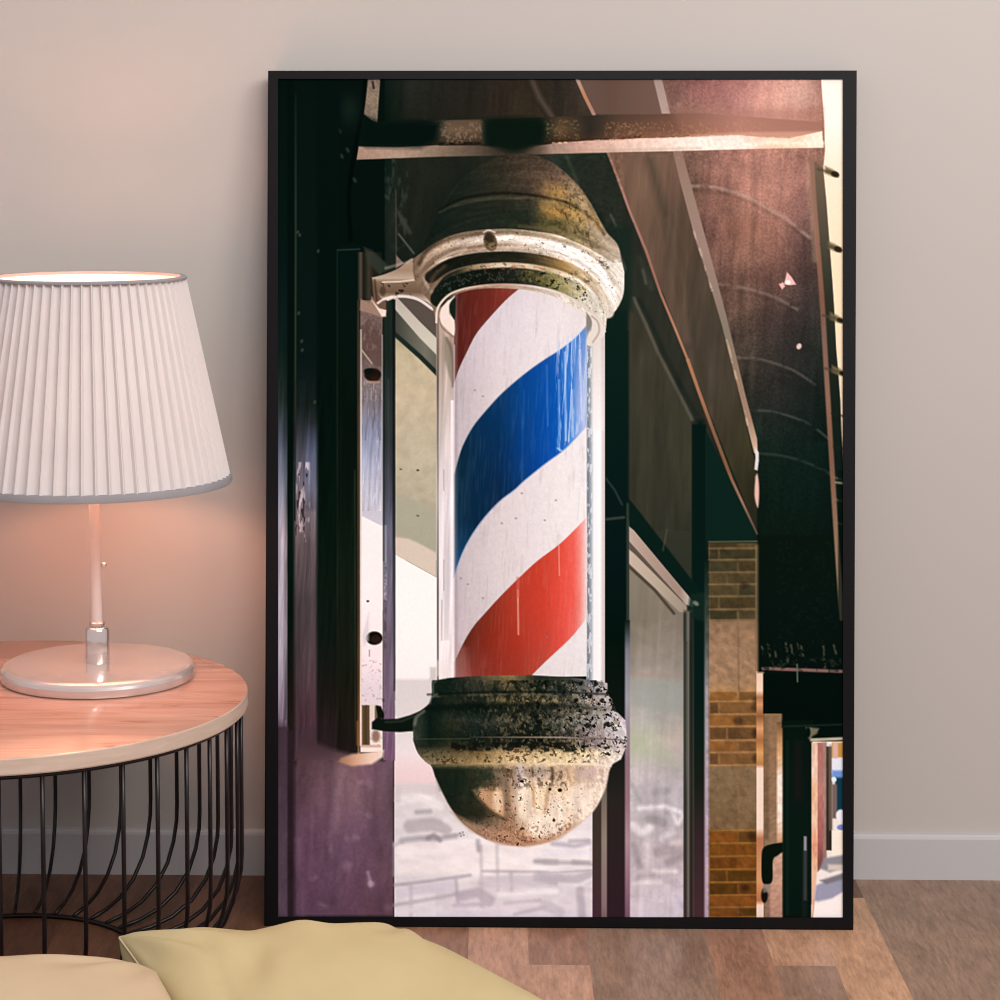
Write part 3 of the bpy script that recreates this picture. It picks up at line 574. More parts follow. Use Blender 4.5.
    sc = (([(400, 800), (420, 797), (440, 806)], 9, '#f4f0f2', .9), ([(398, 790), (398, 800)], 6, '#d8d0d4', .7), ([(417, 812), (430, 811)], 4, '#a7a2ab', .8), ([(410, 826), (432, 824), (446, 828)], 13, '#bdb7bd', .9),
          ([(402, 840), (420, 838), (440, 838), (455, 836)], 5, '#b5afb6', .9), ([(428, 838), (434, 835), (440, 840)], 4, '#908a92', .8), ([(446, 820), (462, 832)], 6, '#efe9ed', .8),
          ([(445, 836), (462, 834)], 2, '#a8a2a8', .8), ([(395, 845), (402, 842)], 3, '#bdb8be', .7), ([(478, 841), (479, 850)], 4, '#a49fa6', .8), ([(481, 846), (482, 906)], 2.4, '#bdb5bf', .7), ([(497, 845), (498, 890)], 2.4, '#bfb9c1', .7),
          ([(395, 885), (430, 881), (470, 875)], 2.2, '#a8a1ae', .9), ([(395, 905), (430, 899), (456, 894)], 3, '#b9b2bf', .8), ([(400, 893), (450, 885)], 9, '#dcd5e3', .8), ([(411, 884), (411, 917)], 3, '#c9c2cd', .8),
          ([(456, 880), (458, 902)], 3, '#aaa2ae', .7), ([(462, 896), (478, 892), (490, 900)], 10, '#bbb2c0', .8), ([(455, 905), (490, 904)], 4, '#c2bac8', .8), ([(483, 871), (560, 872), (593, 870)], 1.8, '#a39cab', .8),
          ([(511, 873), (512, 892)], 3, '#b4adb9', .7), ([(484, 882), (540, 880), (593, 878)], 12, '#cdc6d0', .65), ([(536, 861), (556, 862)], 5, '#aaa3ad', .8), ([(538, 876), (560, 880)], 10, '#b8b0bc', .6),
          ([(500, 895), (530, 892), (556, 891)], 5, '#f6f1f5', .9), ([(505, 903), (540, 900)], 3, '#c4bcc8', .8), ([(400, 910), (440, 908)], 6, '#f0eaf1', .8), ([(515, 914), (545, 907)], 3, '#bfb7c5', .8),
          ([(553, 843), (575, 846), (590, 842)], 5, '#c4bdcb', .9), ([(570, 841), (588, 840)], 3, '#a59ea8', .7), ([(545, 852), (590, 852)], 7, '#eee9f2', .8), ([(545, 862), (590, 863)], 4, '#bab3bc', .9), ([(574, 862), (592, 864)], 5, '#aaa3ab', .7),
          ([(550, 869), (590, 867)], 3, '#efe8ee', .8), ([(548, 877), (575, 880), (590, 874)], 8, '#c4bcc5', .8), ([(560, 884), (580, 885), (593, 878)], 3, '#f3eef3', .9), ([(541, 891), (556, 891)], 4.5, '#f8f4f7', .9),
          ([(555, 900), (565, 894)], 4, '#f0eaf0', .7), ([(580, 890), (582, 915)], 8, '#bcb1bd', .8), ([(592, 842), (592, 862)], 3, '#dcd0d2', .7), ([(545, 905), (560, 912)], 10, '#cdc4d0', .7), ([(590, 898), (591, 915)], 4, '#eadfe6', .7))
    for p, w, c, al in sc: line(p, w, c, 4.0, al)
    for x, y in ((460, 833), (463, 832), (461, 836), (464, 835)): ell(x, y, .8, .8, '#77707a', 1, .8)
    shade(.035, noise(18, 6, 41, 2), box(395, 785, 594, 917, 0)); shade(.02, noise(5, 9, 42, 2), box(395, 795, 594, 917, 0))
    rect(592.5, 790, 603, 920, vy([(790, '#3c362e'), (850, '#43362f'), (917, '#4a2c38')]), 1.5)
    rect(601.5, 785, 607, 920, vy([(785, '#6c6456'), (840, '#8f8276'), (900, '#8a7274'), (917, '#7c6468')]), 1.5)
    # --- wall bar with its bolts
    rect(360.5, 300, 383, 752, vy([(300, '#7d6459'), (315, '#735e58'), (330, '#5c4c46'), (352, '#66524e'), (372, '#70605e'), (390, '#7c7070'), (405, '#7e7880'), (425, '#8488a0'), (445, '#949bb6'), (470, '#b0b4cc'), (500, '#c8c9da'), (522, '#cfcedb'),
        (530, '#fbf2f2'), (600, '#fbeff1'), (660, '#f3e9ee'), (690, '#e2d8e2'), (720, '#e6d9de'), (745, '#fbeee6'), (752, '#fff2e8')]), 1)
    poly([(361, 515), (383, 526), (383, 610), (361, 610)], vy([(515, '#fdf4f3'), (560, '#fcf1f2'), (610, '#faeeF0')]), 1.5); poly([(361, 480), (383, 480), (383, 526), (361, 515)], vy([(480, '#bcc0d4'), (526, '#cccbd8')]), 1.5)
    shade(.14, noise(2.4, 26, 45, 3), box(361, 375, 383, 510, 0)); shade(.12, grit, box(361, 310, 383, 400, 0))
    rect(361, 660, 383, 745, '#b8a0ac', 1.5, .55, thr(noise(2.6, 3, 46, 2), .62, .78))
    poly([(361, 349), (377, 367), (383, 366), (383, 340), (368, 318), (361, 330)], '#5c443e', 3, .7); rect(361, 318, 383, 350, '#a08c84', 2, .3, thr(noise(3, 8, 98, 3), .5, .75)); rect(361, 375, 383, 500, '#eef2fa', 1.5, .35, thr(noise(1.8, 14, 99, 2), .66, .85)); rect(361, 375, 383, 440, '#4c4c58', 1.5, .4, thr(noise(2.2, 18, 100, 2), .6, .85))
    line([(362, 350), (372, 363)], 1.6, '#b8a894', 1.4, .8); ell(373, 374.5, 8.5, 6.5, '#1f150f', 2); ell(375, 379, 4.5, 3, '#38180f', 3, .8); ell(369, 371, 5, 3, '#0c1410', 2); line([(368, 382), (379, 382)], 2, '#b49680', 2, .8)
    line([(361.3, 330), (361.3, 600), (360.6, 745)], 1.7, vy([(330, '#a8988a'), (450, '#d8d0cc'), (600, '#e6dad4'), (745, '#e8cdb8')]), 1.1); line([(382.6, 335), (382.8, 520)], 1.2, '#b5b3b4', 1.2, .8)
    ell(374.5, 638, 8.3, 6.8, '#100d0a', 1.5); ell(376, 639, 5, 4, '#2c1c16', 2.5); poly([(362, 636), (369, 612), (369, 640), (364, 646)], '#c8ccd8', 3, .7); ell(368, 601, 1.5, 1.2, '#5c4038', 1); line([(369.5, 650), (369.5, 656)], 1, '#6c5450', 1, .7)
    rect(383.2, 300, 395, 760, vy([(298, '#1b2a22'), (360, '#1d2c26'), (400, '#253130'), (440, '#2c3638'), (470, '#3b4048'), (500, '#4a4d5b'), (530, '#63657a'), (570, '#6a687a'), (640, '#6c6272'), (700, '#75647a'), (760, '#785674')]), 1.2)
    rect(392.5, 300, 395.5, 700, vy([(300, '#0a1712'), (500, '#1c2228'), (620, '#54526a'), (700, '#75647a')]), 1.5, .8); rect(383.5, 525, 387, 600, '#c0bfcf', 1.5, .5); rect(384, 560, 387, 650, '#3c3c42', 1.3, .5, thr(fine, .3, .7))
    poly([(341, 758), (352, 754), (384, 750), (383, 757), (372, 764), (352, 766), (338, 762)], vx([(338, '#a27458'), (355, '#d8a888'), (370, '#f3d4c0'), (383, '#f6e0d4')]), 3)
    rect(362, 705, 370, 745, vx([(362, '#6c5434'), (366, '#4b3d24'), (370, '#6f5a3c')]), 1.4); rect(370, 704, 375, 730, '#e2d6cc', 1.4); rect(375, 706, 379, 720, '#6a6440', 1.4)
    poly([(376, 705), (381, 706), (384.5, 714), (384, 719), (378, 718)], '#12140c', 1.6); ell(376, 736, 4, 6, '#6c4a2c', 3, .7); line([(383, 698), (386, 712)], 2.2, '#3c2c34', 2, .6, thr(fine, .4, .6))
    line([(358, 722), (358, 744)], 3, '#8c5c30', 2, .7); line([(362, 746), (380, 746)], 2.4, '#b88468', 2, .6)
    # upper bracket
    rect(358, 252, 382, 300, vx([(358, '#1c241c'), (361, '#51463a'), (364, '#171c14'), (369, '#3b362a'), (374, '#221f18'), (382, '#0e1d17')]), 1.6)
    poly([(361, 299), (370, 303), (372, 296), (386, 312), (386, 316), (382, 317), (360, 310)], '#a0806c', 2, .8)
    poly([(364, 247), (372, 250), (392, 268), (380, 275), (368, 262)], '#323a30', 3, .8); rect(387, 200, 396, 268, '#1e261f', 3, .6); line([(396, 190), (396.5, 268)], 1.2, '#5c564c', 1.6, .5)
    line([(399, 213), (410, 232)], 4, '#3a3c34', 3, .8); line([(399, 234), (414, 253)], 2, '#4c4e46', 1.6, .9); poly([(396.5, 255), (404, 263), (396.5, 268)], '#7a6460', 1.4)
    poly([(372, 277), (374, 300), (386, 317), (386.5, 298), (392, 297), (380, 290), (377, 278)], '#6c5040', 1.8)
    poly([(372, 300), (379, 308), (386.5, 310), (386, 316), (382, 316.5)], '#e8d4c4', 1.6)
    poly(sm([(372.5, 277.5), (385, 274), (399, 268), (413, 258), (416, 270), (424, 290), (434, 306), (424, 300), (408, 295.5), (392, 297), (384, 300), (376, 290), (372.5, 277.5)], 4), vy([(258, '#a89078'), (270, '#9a7f68'), (278, '#b8a28c'), (282, '#7c6450'), (292, '#6a5442'), (300, '#c0ac9c')]), 1.4)
    line([(383, 282), (400, 281.5), (416, 279.5)], 1.6, '#e0cfbc', 1.4, .9); line(sm([(388, 299), (396, 296.5), (408, 296.5), (420, 300), (433, 309)]), 3, '#dcd0c6', 1.4)
    rect(379, 283, 412, 297, '#241a14', 1.5, .8, thr(blot, .66, .76)); ell(383, 291, 3, 5, '#4a3628', 2.5, .8); line(sm([(378, 303), (384, 299), (392, 296.5)]), 2, '#f0e0d2', 1.6, .9); line([(375, 280), (377, 300)], 2, '#3a2a1e', 2, .7); line([(386, 268), (408, 262)], 2, '#c8b49e', 3, .5)
    line([(384, 320), (384, 560)], 1.4, '#0c1814', 1.6, .7); line([(394.6, 300), (394.6, 690)], 1.6, '#10181a', 1.6, .6); line([(388.5, 380), (388.5, 560)], 2, '#5c6068', 3, .3); shade(.12, noise(2, 30, 47, 3), box(384, 300, 395, 760, 0))
    # --- the pole: glass tube
    rect(436.5, 300, 455, 681, vy([(300, '#b8a090'), (350, '#a08a7a'), (380, '#b5a296'), (420, '#c4b8b0'), (460, '#dcd0ce'), (520, '#ece4e8'), (580, '#f2ecef'), (640, '#f4eff1'), (681, '#f0e8e8')]), 1)
    rect(444, 330, 450, 640, vy([(330, '#c9b8ac'), (450, '#cfc4c4'), (560, '#b8b0b8'), (640, '#d4ccd0')]), 2.5, .6)
    poly([(444, 335), (454, 345), (454, 386), (450, 378), (445, 360)], '#7e7664', 3, .7)
    rect(437, 300, 439, 680, vy([(300, '#8a7468'), (380, '#5e5650'), (500, '#a8a09c'), (590, '#5f5c58'), (680, '#6f6c68')]), 1.2)
    rect(451, 400, 455, 675, '#f8f2f6', 1.5, .8); shade(.10, noise(3, 60, 101, 2), box(437, 300, 455, 680, 0)); line(sm([(447, 338), (452, 352), (453.5, 372), (453, 386)]), 2.4, '#6c5c4e', 2.5, .7); line([(441, 310), (441, 430)], 2, '#cdb9a8', 2, .5)
    for x, y, l in ((444, 560, 30), (442, 600, 40), (444, 470, 20)): line([(x, y), (x, y+l)], 1, '#857e82', 1.3, .5)
    rect(586.5, 300, 605, 683, vx([(586, '#aeb2ba'), (588, '#6c7884'), (591, '#9ea6b0'), (594, '#f4f2f4'), (600, '#fbf9fa'), (602.5, '#d8d2d2'), (605, '#c2bab6')]), 1)
    rect(587, 330, 592.5, 683, '#eceff4', 1.2, .6, thr(noise(1.8, 5, 51, 2), .5, .7))
    rect(592, 335, 604, 430, vy([(335, '#bcb0a4'), (380, '#d6ccc6'), (430, '#eee8ea')]), 3, .55)
    # white cylinder
    cyl = sm([(454.3, 318), (454.3, 294), (470, 288), (490, 285.5), (510, 285), (530, 286.5), (550, 291), (567, 298), (580, 308), (586.8, 318)], 4)+[(587, 676), (454.3, 678)]
    poly(cyl, grid([454, 470, 500, 530, 560, 587], [285, 320, 400, 500, 600, 676],
        [['#bfb0b0', '#c8bcc0', '#d0c6ca', '#d6ccd0', '#dcd3d4', '#d6cdc8'], ['#b9aeb2', '#c6bbc2', '#d4cad0', '#dcd3d7', '#e2d9da', '#dcd4d4'], ['#b8adb2', '#c4b8bd', '#dacdcf', '#e0d6d8', '#e8e0e2', '#e6e0e2'],
         ['#c3b7c0', '#cabec0', '#d8ccce', '#e2d8da', '#ebe4e3', '#ece8e8'], ['#c2b6bf', '#cabfc2', '#dbd0d2', '#e4dadc', '#ebe3e6', '#efeaea'], ['#c4b4bc', '#cfc0c6', '#d8ccd0', '#dfd6d8', '#e6dfe0', '#e8e4e4']]), 1)
    red = grid([454, 464, 490, 518, 545, 562, 574, 580, 584, 587], [285, 380, 520, 600, 640, 676],
        [['#501a14', '#5c1e16', '#6e241c', '#8a3526', '#8a3526', '#8a3526', '#8a3526', '#8a3526', '#8a3526', '#8a3526'], ['#5c221a', '#5e1f17', '#7a2a1f', '#8a3526', '#8a3526', '#8a3526', '#8a3526', '#8a3526', '#8a3526', '#8a3526'],
         ['#4a2218', '#6a2a1c', '#96301f', '#b43424', '#cc3c28', '#e04a38', '#f06054', '#f08c82', '#f0b8b4', '#eed8da'], ['#4a2218', '#5e2a1c', '#8a2c1c', '#b83826', '#d23c2a', '#ea4c3c', '#f05a4c', '#f08478', '#f0b8b4', '#eedcdc'],
         ['#54241c', '#682618', '#8e2a1a', '#ae3220', '#c84030', '#e04c3e', '#f06a60', '#f0948c', '#f0c0bc', '#ecdcdc'], ['#8a5850', '#86403a', '#8a2e22', '#a03424', '#b84838', '#e04c3e', '#f06a60', '#f0948c', '#f0c0bc', '#ecdcdc']])
    poly([(454.3, 292)]+sm([(454.3, 294), (470, 288), (490, 285.5), (510, 285.2), (521, 286)], 4)+sm([(520, 288), (506, 300), (488, 319.5), (476, 334.5), (468, 350), (459.5, 368), (454.3, 383)], 4), red, 1.2)
    blue = grid([454, 475, 500, 522, 545, 556, 564, 572, 578, 583, 587], [325, 400, 460, 520, 575],
        [['#03284a', '#032e58', '#033672', '#034090', '#0a4ca0', '#1456ae', '#2a6cc0', '#2f70c8', '#3a74c8', '#4c80cc', '#6a90cc'], ['#02283c', '#02305c', '#023468', '#02408a', '#0448a2', '#0550b0', '#1a64c4', '#2a74d0', '#88a4dc', '#a4b4e4', '#9fb0d4'],
         ['#03283c', '#042c50', '#022c5c', '#033a84', '#0446a2', '#0450b0', '#1a66c6', '#4c8cdc', '#6c9ce0', '#a0b4e4', '#a0b0d0'], ['#0c3450', '#04284a', '#022448', '#023060', '#034090', '#034090', '#1a66c6', '#4c8cdc', '#6c9ce0', '#a0b4e4', '#a0b0d0'],
         ['#1c5484', '#0c3c62', '#032a50', '#023060', '#034090', '#034090', '#1a66c6', '#4c8cdc', '#6c9ce0', '#a0b4e4', '#a0b0d0']])
    up = sm([(454.3, 474), (459.5, 455), (464, 443), (473, 426.5), (485, 411.5), (500, 395), (515, 381.5), (530, 369.5), (545, 359), (560, 349.5), (575.5, 337.5), (587, 325)], 4)
    lo = sm([(587, 425), (574, 440), (562, 451.5), (545, 464), (524, 481), (515, 489.5), (500, 501), (485, 517), (473, 533.5), (464, 550), (458, 565), (454.3, 577)], 4)
    poly(up+lo, blue, 1.2)
    line(lo, 1.4, '#9cb4dc', 1.3, .6); line(up, 1.2, '#7c9cb8', 1.2, .35)
    mb = thr(noise(1.8, 40, 52, 3), .55, .8)
    poly([(556, 340), (587, 330), (587, 424), (556, 455)], '#b8ccf0', 2, .75, mb)
    for p, c, al in (([(559, 380), (559.5, 450)], '#7cb0ec', .7), ([(565, 352), (566, 440)], '#a8ccf6', .8), ([(572, 390), (573, 436)], '#b8d4f6', .8), ([(547, 365), (548, 425)], '#3a84d8', .5), ([(524, 390), (522, 480)], '#1a58a8', .4), ([(558, 448), (562, 451)], '#a8ccf6', .9), ([(580, 350), (582, 420)], '#ccd2f0', .8)):
        line(p, 1.6, c, 2, al)
    rup = sm([(454.3, 662), (465, 640), (474.5, 625), (485, 613), (500, 596.5), (518, 578.5), (537.5, 560.5), (560, 543.5), (580, 524), (587, 516)], 4)
    poly(rup+sm([(587, 617), (584.5, 621), (570, 638.5), (546, 661), (532, 675), (528, 679)], 4)+[(454.3, 679)], red, 1.2)
    line([(518, 590), (518.5, 634)], 1.5, '#f0a898', 1.6, .8); line([(518, 578), (518, 596)], 3, '#d86050', 2, .6); line([(559, 545), (559.5, 575)], 1.2, '#f3a48c', 1.3, .7)
    poly([(455, 690), (456, 640), (466, 648), (470, 676)], '#b89088', 6, .25)
    poly(cyl, '#6c5458', 1, .10, thr(noise(3, 30, 53, 3), .6, .95)); poly(cyl, '#ffffff', 1, .05, thr(vfine, .5, .9))
    for x, y in ((483, 396), (502, 523), (516, 518), (461, 578), (468, 584), (475, 390), (547, 637), (483, 598), (545, 520), (556, 500), (522, 493)): ell(x, y, 1.2, 1, '#8a7478', 1.3, .6)
    rect(454.3, 290, 457.5, 676, '#8c7c84', 3, .4); shade(.02, fine, box(454, 285, 587, 676, 0))
    line([(454.6, 345), (454.6, 676)], 1.2, '#e8dce4', 1.2, .55)
    # --- top cap: dome
    dome = sm([(413, 262), (424, 244), (436, 222), (450, 196), (466, 176), (486, 162), (508, 155), (530, 154), (550, 161), (565, 172), (580, 187), (592, 205), (600, 220), (607, 232), (618, 245), (622, 262)], 5)
    poly(dome, grid([413, 440, 470, 500, 530, 555, 580, 605, 622], [154, 175, 195, 215, 232, 260],
        [['#16221a', '#1e251c', '#24281d', '#30291f', '#403428', '#463a2e', '#56453a', '#56453a', '#56453a'], ['#101f18', '#131f17', '#1d241a', '#302d20', '#4b3c2e', '#67503f', '#735f4e', '#56453a', '#56453a'],
         ['#0c1c15', '#0f1e17', '#1c251c', '#2b2a1f', '#40372a', '#8a6a3e', '#8a7250', '#7a6652', '#6a5a4c'], ['#07160f', '#122019', '#1c271d', '#1c261c', '#1f2a1e', '#6a5c34', '#a08450', '#85705a', '#75665a'],
         ['#07160f', '#142019', '#1e261d', '#222a1e', '#30301f', '#74643a', '#8c7a50', '#9a8468', '#a08f7e'], ['#0b1912', '#3b3226', '#5c4a38', '#74604a', '#86725a', '#a08868', '#a89070', '#ad9a82', '#b8a898']]), 1.8)
    line(sm([(440, 210), (455, 201), (480, 195), (510, 193), (545, 197), (570, 204), (592, 219), (604, 234)]), 2.6, '#15140d', 2.2, .75); line(sm([(455, 206), (480, 200), (520, 198), (545, 201), (570, 208), (588, 219)]), 2, '#545038', 2.5, .45); line(sm([(440, 212), (465, 201), (495, 197), (520, 198)]), 2, '#4b4c3c', 2.5, .5)
    line(sm([(545, 206), (562, 208), (580, 214), (598, 228)]), 9, '#b58c50', 7, .6); line(sm([(570, 185), (580, 200), (586, 214)]), 5, '#a89478', 6, .5)
    glow(556, 193, 11, 6, '#a8834c', .8); glow(556, 213, 14, 5, '#a87c3c', .75); glow(556, 224, 13, 4, '#3a3a1e', .7)
    poly(dome, '#2a2214', 2, .5, thr(noise(6, 4, 61, 3), .58, .85)*thr(X, 530, 560)*thr(-X, -612, -590)); poly(dome, '#1c1a10', 1.2, .5, thr(noise(2, 2, 62, 1), .72, .86)*thr(X, 540, 570)*thr(-X, -606, -580)); shade(.14, fine, box(500, 156, 622, 240, 0))
    line(sm([(590, 225), (602, 238), (613, 252), (620, 268)]), 8, '#bcac96', 7, .5); line(sm([(520, 226), (550, 229), (575, 235), (598, 247)]), 3.5, '#5c5238', 3, .6)
    # cap: rolled ring
    top = [(413, 259), (424, 251), (434, 244.5), (447.5, 237), (462.5, 232.5), (485, 229.5), (515, 229), (537.5, 231.5), (560, 235.5), (584.5, 246), (601, 255), (613, 262), (622, 262)]
    ring = sm(top, 4)+sm([(624.5, 272), (623.5, 294), (616, 310), (607.5, 317), (606, 328), (602, 338), (598, 336), (587, 318), (570, 304), (540, 292), (500, 288), (470, 290), (450, 298), (440, 312), (436.5, 322), (432, 305), (424, 294), (417, 286), (413.5, 272)], 4)
    poly(ring, vx([(413, '#6c5844'), (430, '#7c6550'), (460, '#8c745e'), (500, '#a08a74'), (530, '#b8a48e'), (560, '#dccdbe'), (580, '#e6dacd'), (624, '#ddd4c6')]), 1.3)
    def arc(dy, w, col, soft=2, al=1, x0=0, x1=99, mask=None, pts=((431, 273), (447.5, 262), (470, 255.5), (500, 253), (530, 254.5), (560, 261), (586, 275), (600, 291), (608, 308))):
        P = sm(pts, 5); P = [(x, y+dy) for x, y in P][int(len(P)*x0/100):int(len(P)*x1/100)+1]
        line(P, w, col, soft, al, mask)
    body = ((419, 270), (428, 256), (447.5, 245), (470, 240), (500, 237.5), (530, 239.5), (560, 245.5), (586, 256), (604, 271), (614, 290))
    arc(1, 7, vx([(413, '#8a725c'), (445, '#c0a892'), (480, '#eadccc'), (530, '#fbf1e8'), (624, '#fbf6f0')]), 4.5, .95, pts=body); arc(9, 4, vx([(413, '#6c5642'), (470, '#a88c78'), (520, '#c8b4a0'), (560, '#e6dace'), (624, '#e8e0d8')]), 3, .8, pts=body)
    arc(13.5, 2, vx([(413, '#8c745e'), (450, '#d8c4b2'), (500, '#e0d0c0'), (560, '#fbf4ec'), (624, '#f6efe8')]), 1.8, .9, pts=body); arc(-6, 4, vx([(413, '#3c3022'), (460, '#5c4c3a'), (510, '#7c6c54'), (550, '#a08c6c'), (590, '#c0b094'), (624, '#c8bcaa')]), 3, .85, pts=body)
    line(sm([(617, 262), (620, 276), (617, 296), (608, 312)]), 5, '#e4dcd0', 4, .7); line(sm([(416, 266), (418, 280), (426, 291)]), 5, '#7c6652', 4, .6); line(sm([(424, 278), (428, 286), (432, 292)]), 3, '#cbb9a8', 3, .6)
    # dark groove, light bead, dark mottled collar
    arc(4, 12, vx([(430, '#231f16'), (445, '#10170f'), (480, '#1b1e14'), (520, '#1f1e14'), (545, '#5c4a2e'), (565, '#a88450'), (580, '#c8ae84'), (610, '#d8ccbc')]), 2.2, 1, 0, 99)
    arc(7, 3.5, vx([(430, '#2a241a'), (460, '#10170f'), (530, '#33301f'), (560, '#7a6034'), (590, '#bfa888'), (610, '#cdc2b4')]), 2, .8)
    bead = ((437, 290), (447.5, 277), (465, 269.5), (485, 266), (515, 265), (545, 269), (570, 277), (588, 289), (600, 305))
    arc(0, 5, vx([(430, '#161a12'), (458, '#2b2a1c'), (474, '#94805c'), (492, '#c8b498'), (520, '#cdbb9e'), (550, '#c0aa84'), (575, '#e6dcca'), (610, '#efe8de')]), 2, 1, pts=bead)
    arc(11, 17, vx([(430, '#161c14'), (450, '#0c1a12'), (480, '#10180f'), (510, '#1c2016'), (535, '#343420'), (555, '#7a7444'), (570, '#a49c7c'), (585, '#cdc6b4'), (610, '#ddd6ca')]), 2, 1, 3, 97, pts=bead)
    arc(9, 15, '#565c50', 1.8, .4, 10, 80, thr(noise(3, 3, 65, 3), .55, .75), pts=bead); arc(10, 14, '#10140c', 1.3, .85, 40, 92, thr(noise(4, 4, 63, 3), .64, .74), pts=bead)
    arc(10, 12, '#a89850', 3, .35, 55, 82, thr(noise(4, 4, 66, 3), .4, .7), pts=bead)
    arc(2, 6, '#8f3f20', 1.5, .4, 30, 90, thr(blot, .66, .8), pts=bead)
    arc(5, 12, '#3c2e20', 1.4, .55, 0, 99, thr(noise(2.4, 2.4, 64, 2), .80, .9), pts=body)
    for x, y, r in ((483, 267, 2.5), (472, 271, 3), (505, 264, 2), (564, 246, 2.4), (583, 251, 2), (600, 260, 4), (606, 266, 3.4), (572, 275, 3), (588, 280, 4), (576, 272, 3), (462, 238, 2), (541, 247, 2), (541, 255, 2.4), (517, 233, 1.6), (449, 242, 1.2), (454, 255, 1.4), (433, 255, 1.3)):
        ell(x, y, r*1.1, r*.8, '#3a2c20', 2.0, .6, thr(noise(2, 2, 96, 2), .3, .6), rot=.5)
    # concentric brushing, pits and grime of the ring
    th = np.arctan2((Y-318)/.72, X-520); rad = np.hypot(X-520, (Y-318)/.72)
    pol = noise(26, 2.4, 81, 3, (th*110, rad)); pit = noise(3.4, 2.4, 82, 3, (th*110, rad))
    def cut(pts, n, amt, thrv=None, c=None, al=1):
        P = np.asarray(pts, float); sl = box(P[:, 0].min(), P[:, 1].min(), P[:, 0].max(), P[:, 1].max())
        a = np.clip(.5-sdist(P, X[sl], Y[sl]), 0, 1)
        img[sl] = img[sl]*(1+amt*a*(n[sl]-.5)*2)[..., None]
    cut(ring, pol, .13); cut(ring, noise(2.2, 2.2, 83, 2), .06)
    poly(ring, '#3c2e20', 1.4, .55, thr(pit, .82, .92)); poly(ring, '#8a7434', 2, .3, thr(noise(9, 4, 84, 3, (th*110, rad)), .6, .8)*thr(X, 540, 570)*thr(-X, -606, -590))
    cut(dome, noise(2.2, 2.2, 85, 3), .10); cut(dome, noise(14, 4, 86, 3, (th*110, rad)), .12)
    line(sm([(419, 284), (430, 266), (450, 253), (475, 247), (500, 245)]), 2.4, '#6c5644', 2.5, .55); line(sm([(430, 290), (434, 276), (445, 266)]), 3, '#5c4836', 3, .6)
    line(sm([(540, 246), (562, 251), (586, 262), (602, 277), (610, 292)]), 3, '#ffffff', 3, .6); line(sm([(436, 262), (450, 254), (466, 249)]), 2.4, '#ecdccc', 2.5, .5)
    # opening rim
    rim = sm([(436.5, 322), (438, 308), (447.5, 296), (460, 290), (476, 286.5), (495, 284.6), (515, 284.7), (537.5, 287), (560, 293), (578, 302), (592, 312), (601, 322), (605, 331)], 5)
    line(rim, 2.2, vx([(436, '#e0cfc0'), (470, '#cfae9c'), (500, '#b88878'), (540, '#d8cfc8'), (605, '#d0c4b8')]), 1.3)
    poly(sm([(440, 322), (441, 310), (447, 302), (455, 296), (452, 302), (449.5, 308), (449.5, 314), (454.5, 320), (454.5, 335), (448, 330), (440, 322)], 4), '#ead8cc', 1.6); poly(sm([(450, 312), (449.5, 305), (452, 300), (455.5, 297), (456, 300), (455, 319), (450, 312)], 4), '#12231b', 1.5)
    line(sm([(439, 318), (443, 328), (454, 337)]), 1.6, '#8a6c58', 1.4, .8)
    poly(sm([(586, 316), (592, 318), (593, 328), (588, 334), (587, 345), (596, 344), (603, 336), (605, 328), (598, 318), (588, 312), (586, 316)], 4), '#ddd2c8', 1.8); poly(sm([(586.5, 312), (591, 318), (592, 325), (588, 332), (586.5, 332)], 4), '#837c74', 1.6)
    line(sm([(592, 316), (598, 322), (599, 332), (593, 342)]), 1.8, '#a8988c', 1.6, .8)
    ell(490.5, 241.5, 6.6, 9.6, '#5c4c36', 1.8, rot=-.25); ell(489.5, 238, 4, 5.5, '#2f281a', 3, .9, rot=-.3); ell(492, 246, 3.4, 3.4, '#86704e', 3, .7); poly([(484, 232), (498, 232), (498, 252), (484, 252)], '#201a10', 1.5, .6, thr(noise(2.4, 2.4, 97, 2), .6, .75)*(np.hypot((X-490.5)/6.4, (Y-241.5)/9.4) < 1)); line(sm([(484, 232), (489, 230), (495, 232)]), 1.6, '#d8c8b4', 1.5, .8)
    # --- bottom cap
    cap = [(436, 680), (432, 681), (432, 694), (429, 703.5), (421, 710), (415, 715.5), (413, 724), (413.5, 741), (418, 753), (426, 762), (432, 766.5), (436, 778.5), (442, 792), (451, 808.5), (463, 823.5), (484, 838), (505, 844.5), (526, 846),
           (550, 841.5), (566, 833), (585, 819), (597, 805.5), (606, 786), (610.5, 766.5), (621, 759), (626, 747), (627, 738), (625.5, 720), (618, 712.5), (612, 709.5), (612, 699), (607.5, 694.5), (607.5, 683), (603, 681.5), (570, 677), (530, 674.8), (480, 675.5), (450, 677.5)]
    cap = sm(cap[:8], 3)[:-1]+sm(cap[7:25], 3)[:-1]+cap[24:]; kb = min(range(len(cap)), key=lambda i: abs(cap[i][0]-436)+abs(cap[i][1]-778.5)); ke = min(range(len(cap)), key=lambda i: abs(cap[i][0]-610.5)+abs(cap[i][1]-766.5))
    poly([(413, 731), (400, 732), (384, 731), (372, 729), (372, 722), (378, 717), (384, 719), (397.5, 718.5), (410, 715), (422, 710), (428, 716), (424, 728)], '#0c1a12', 1.6); line([(386, 722), (402, 721), (414, 716)], 2.5, '#2b3a2a', 2, .7)
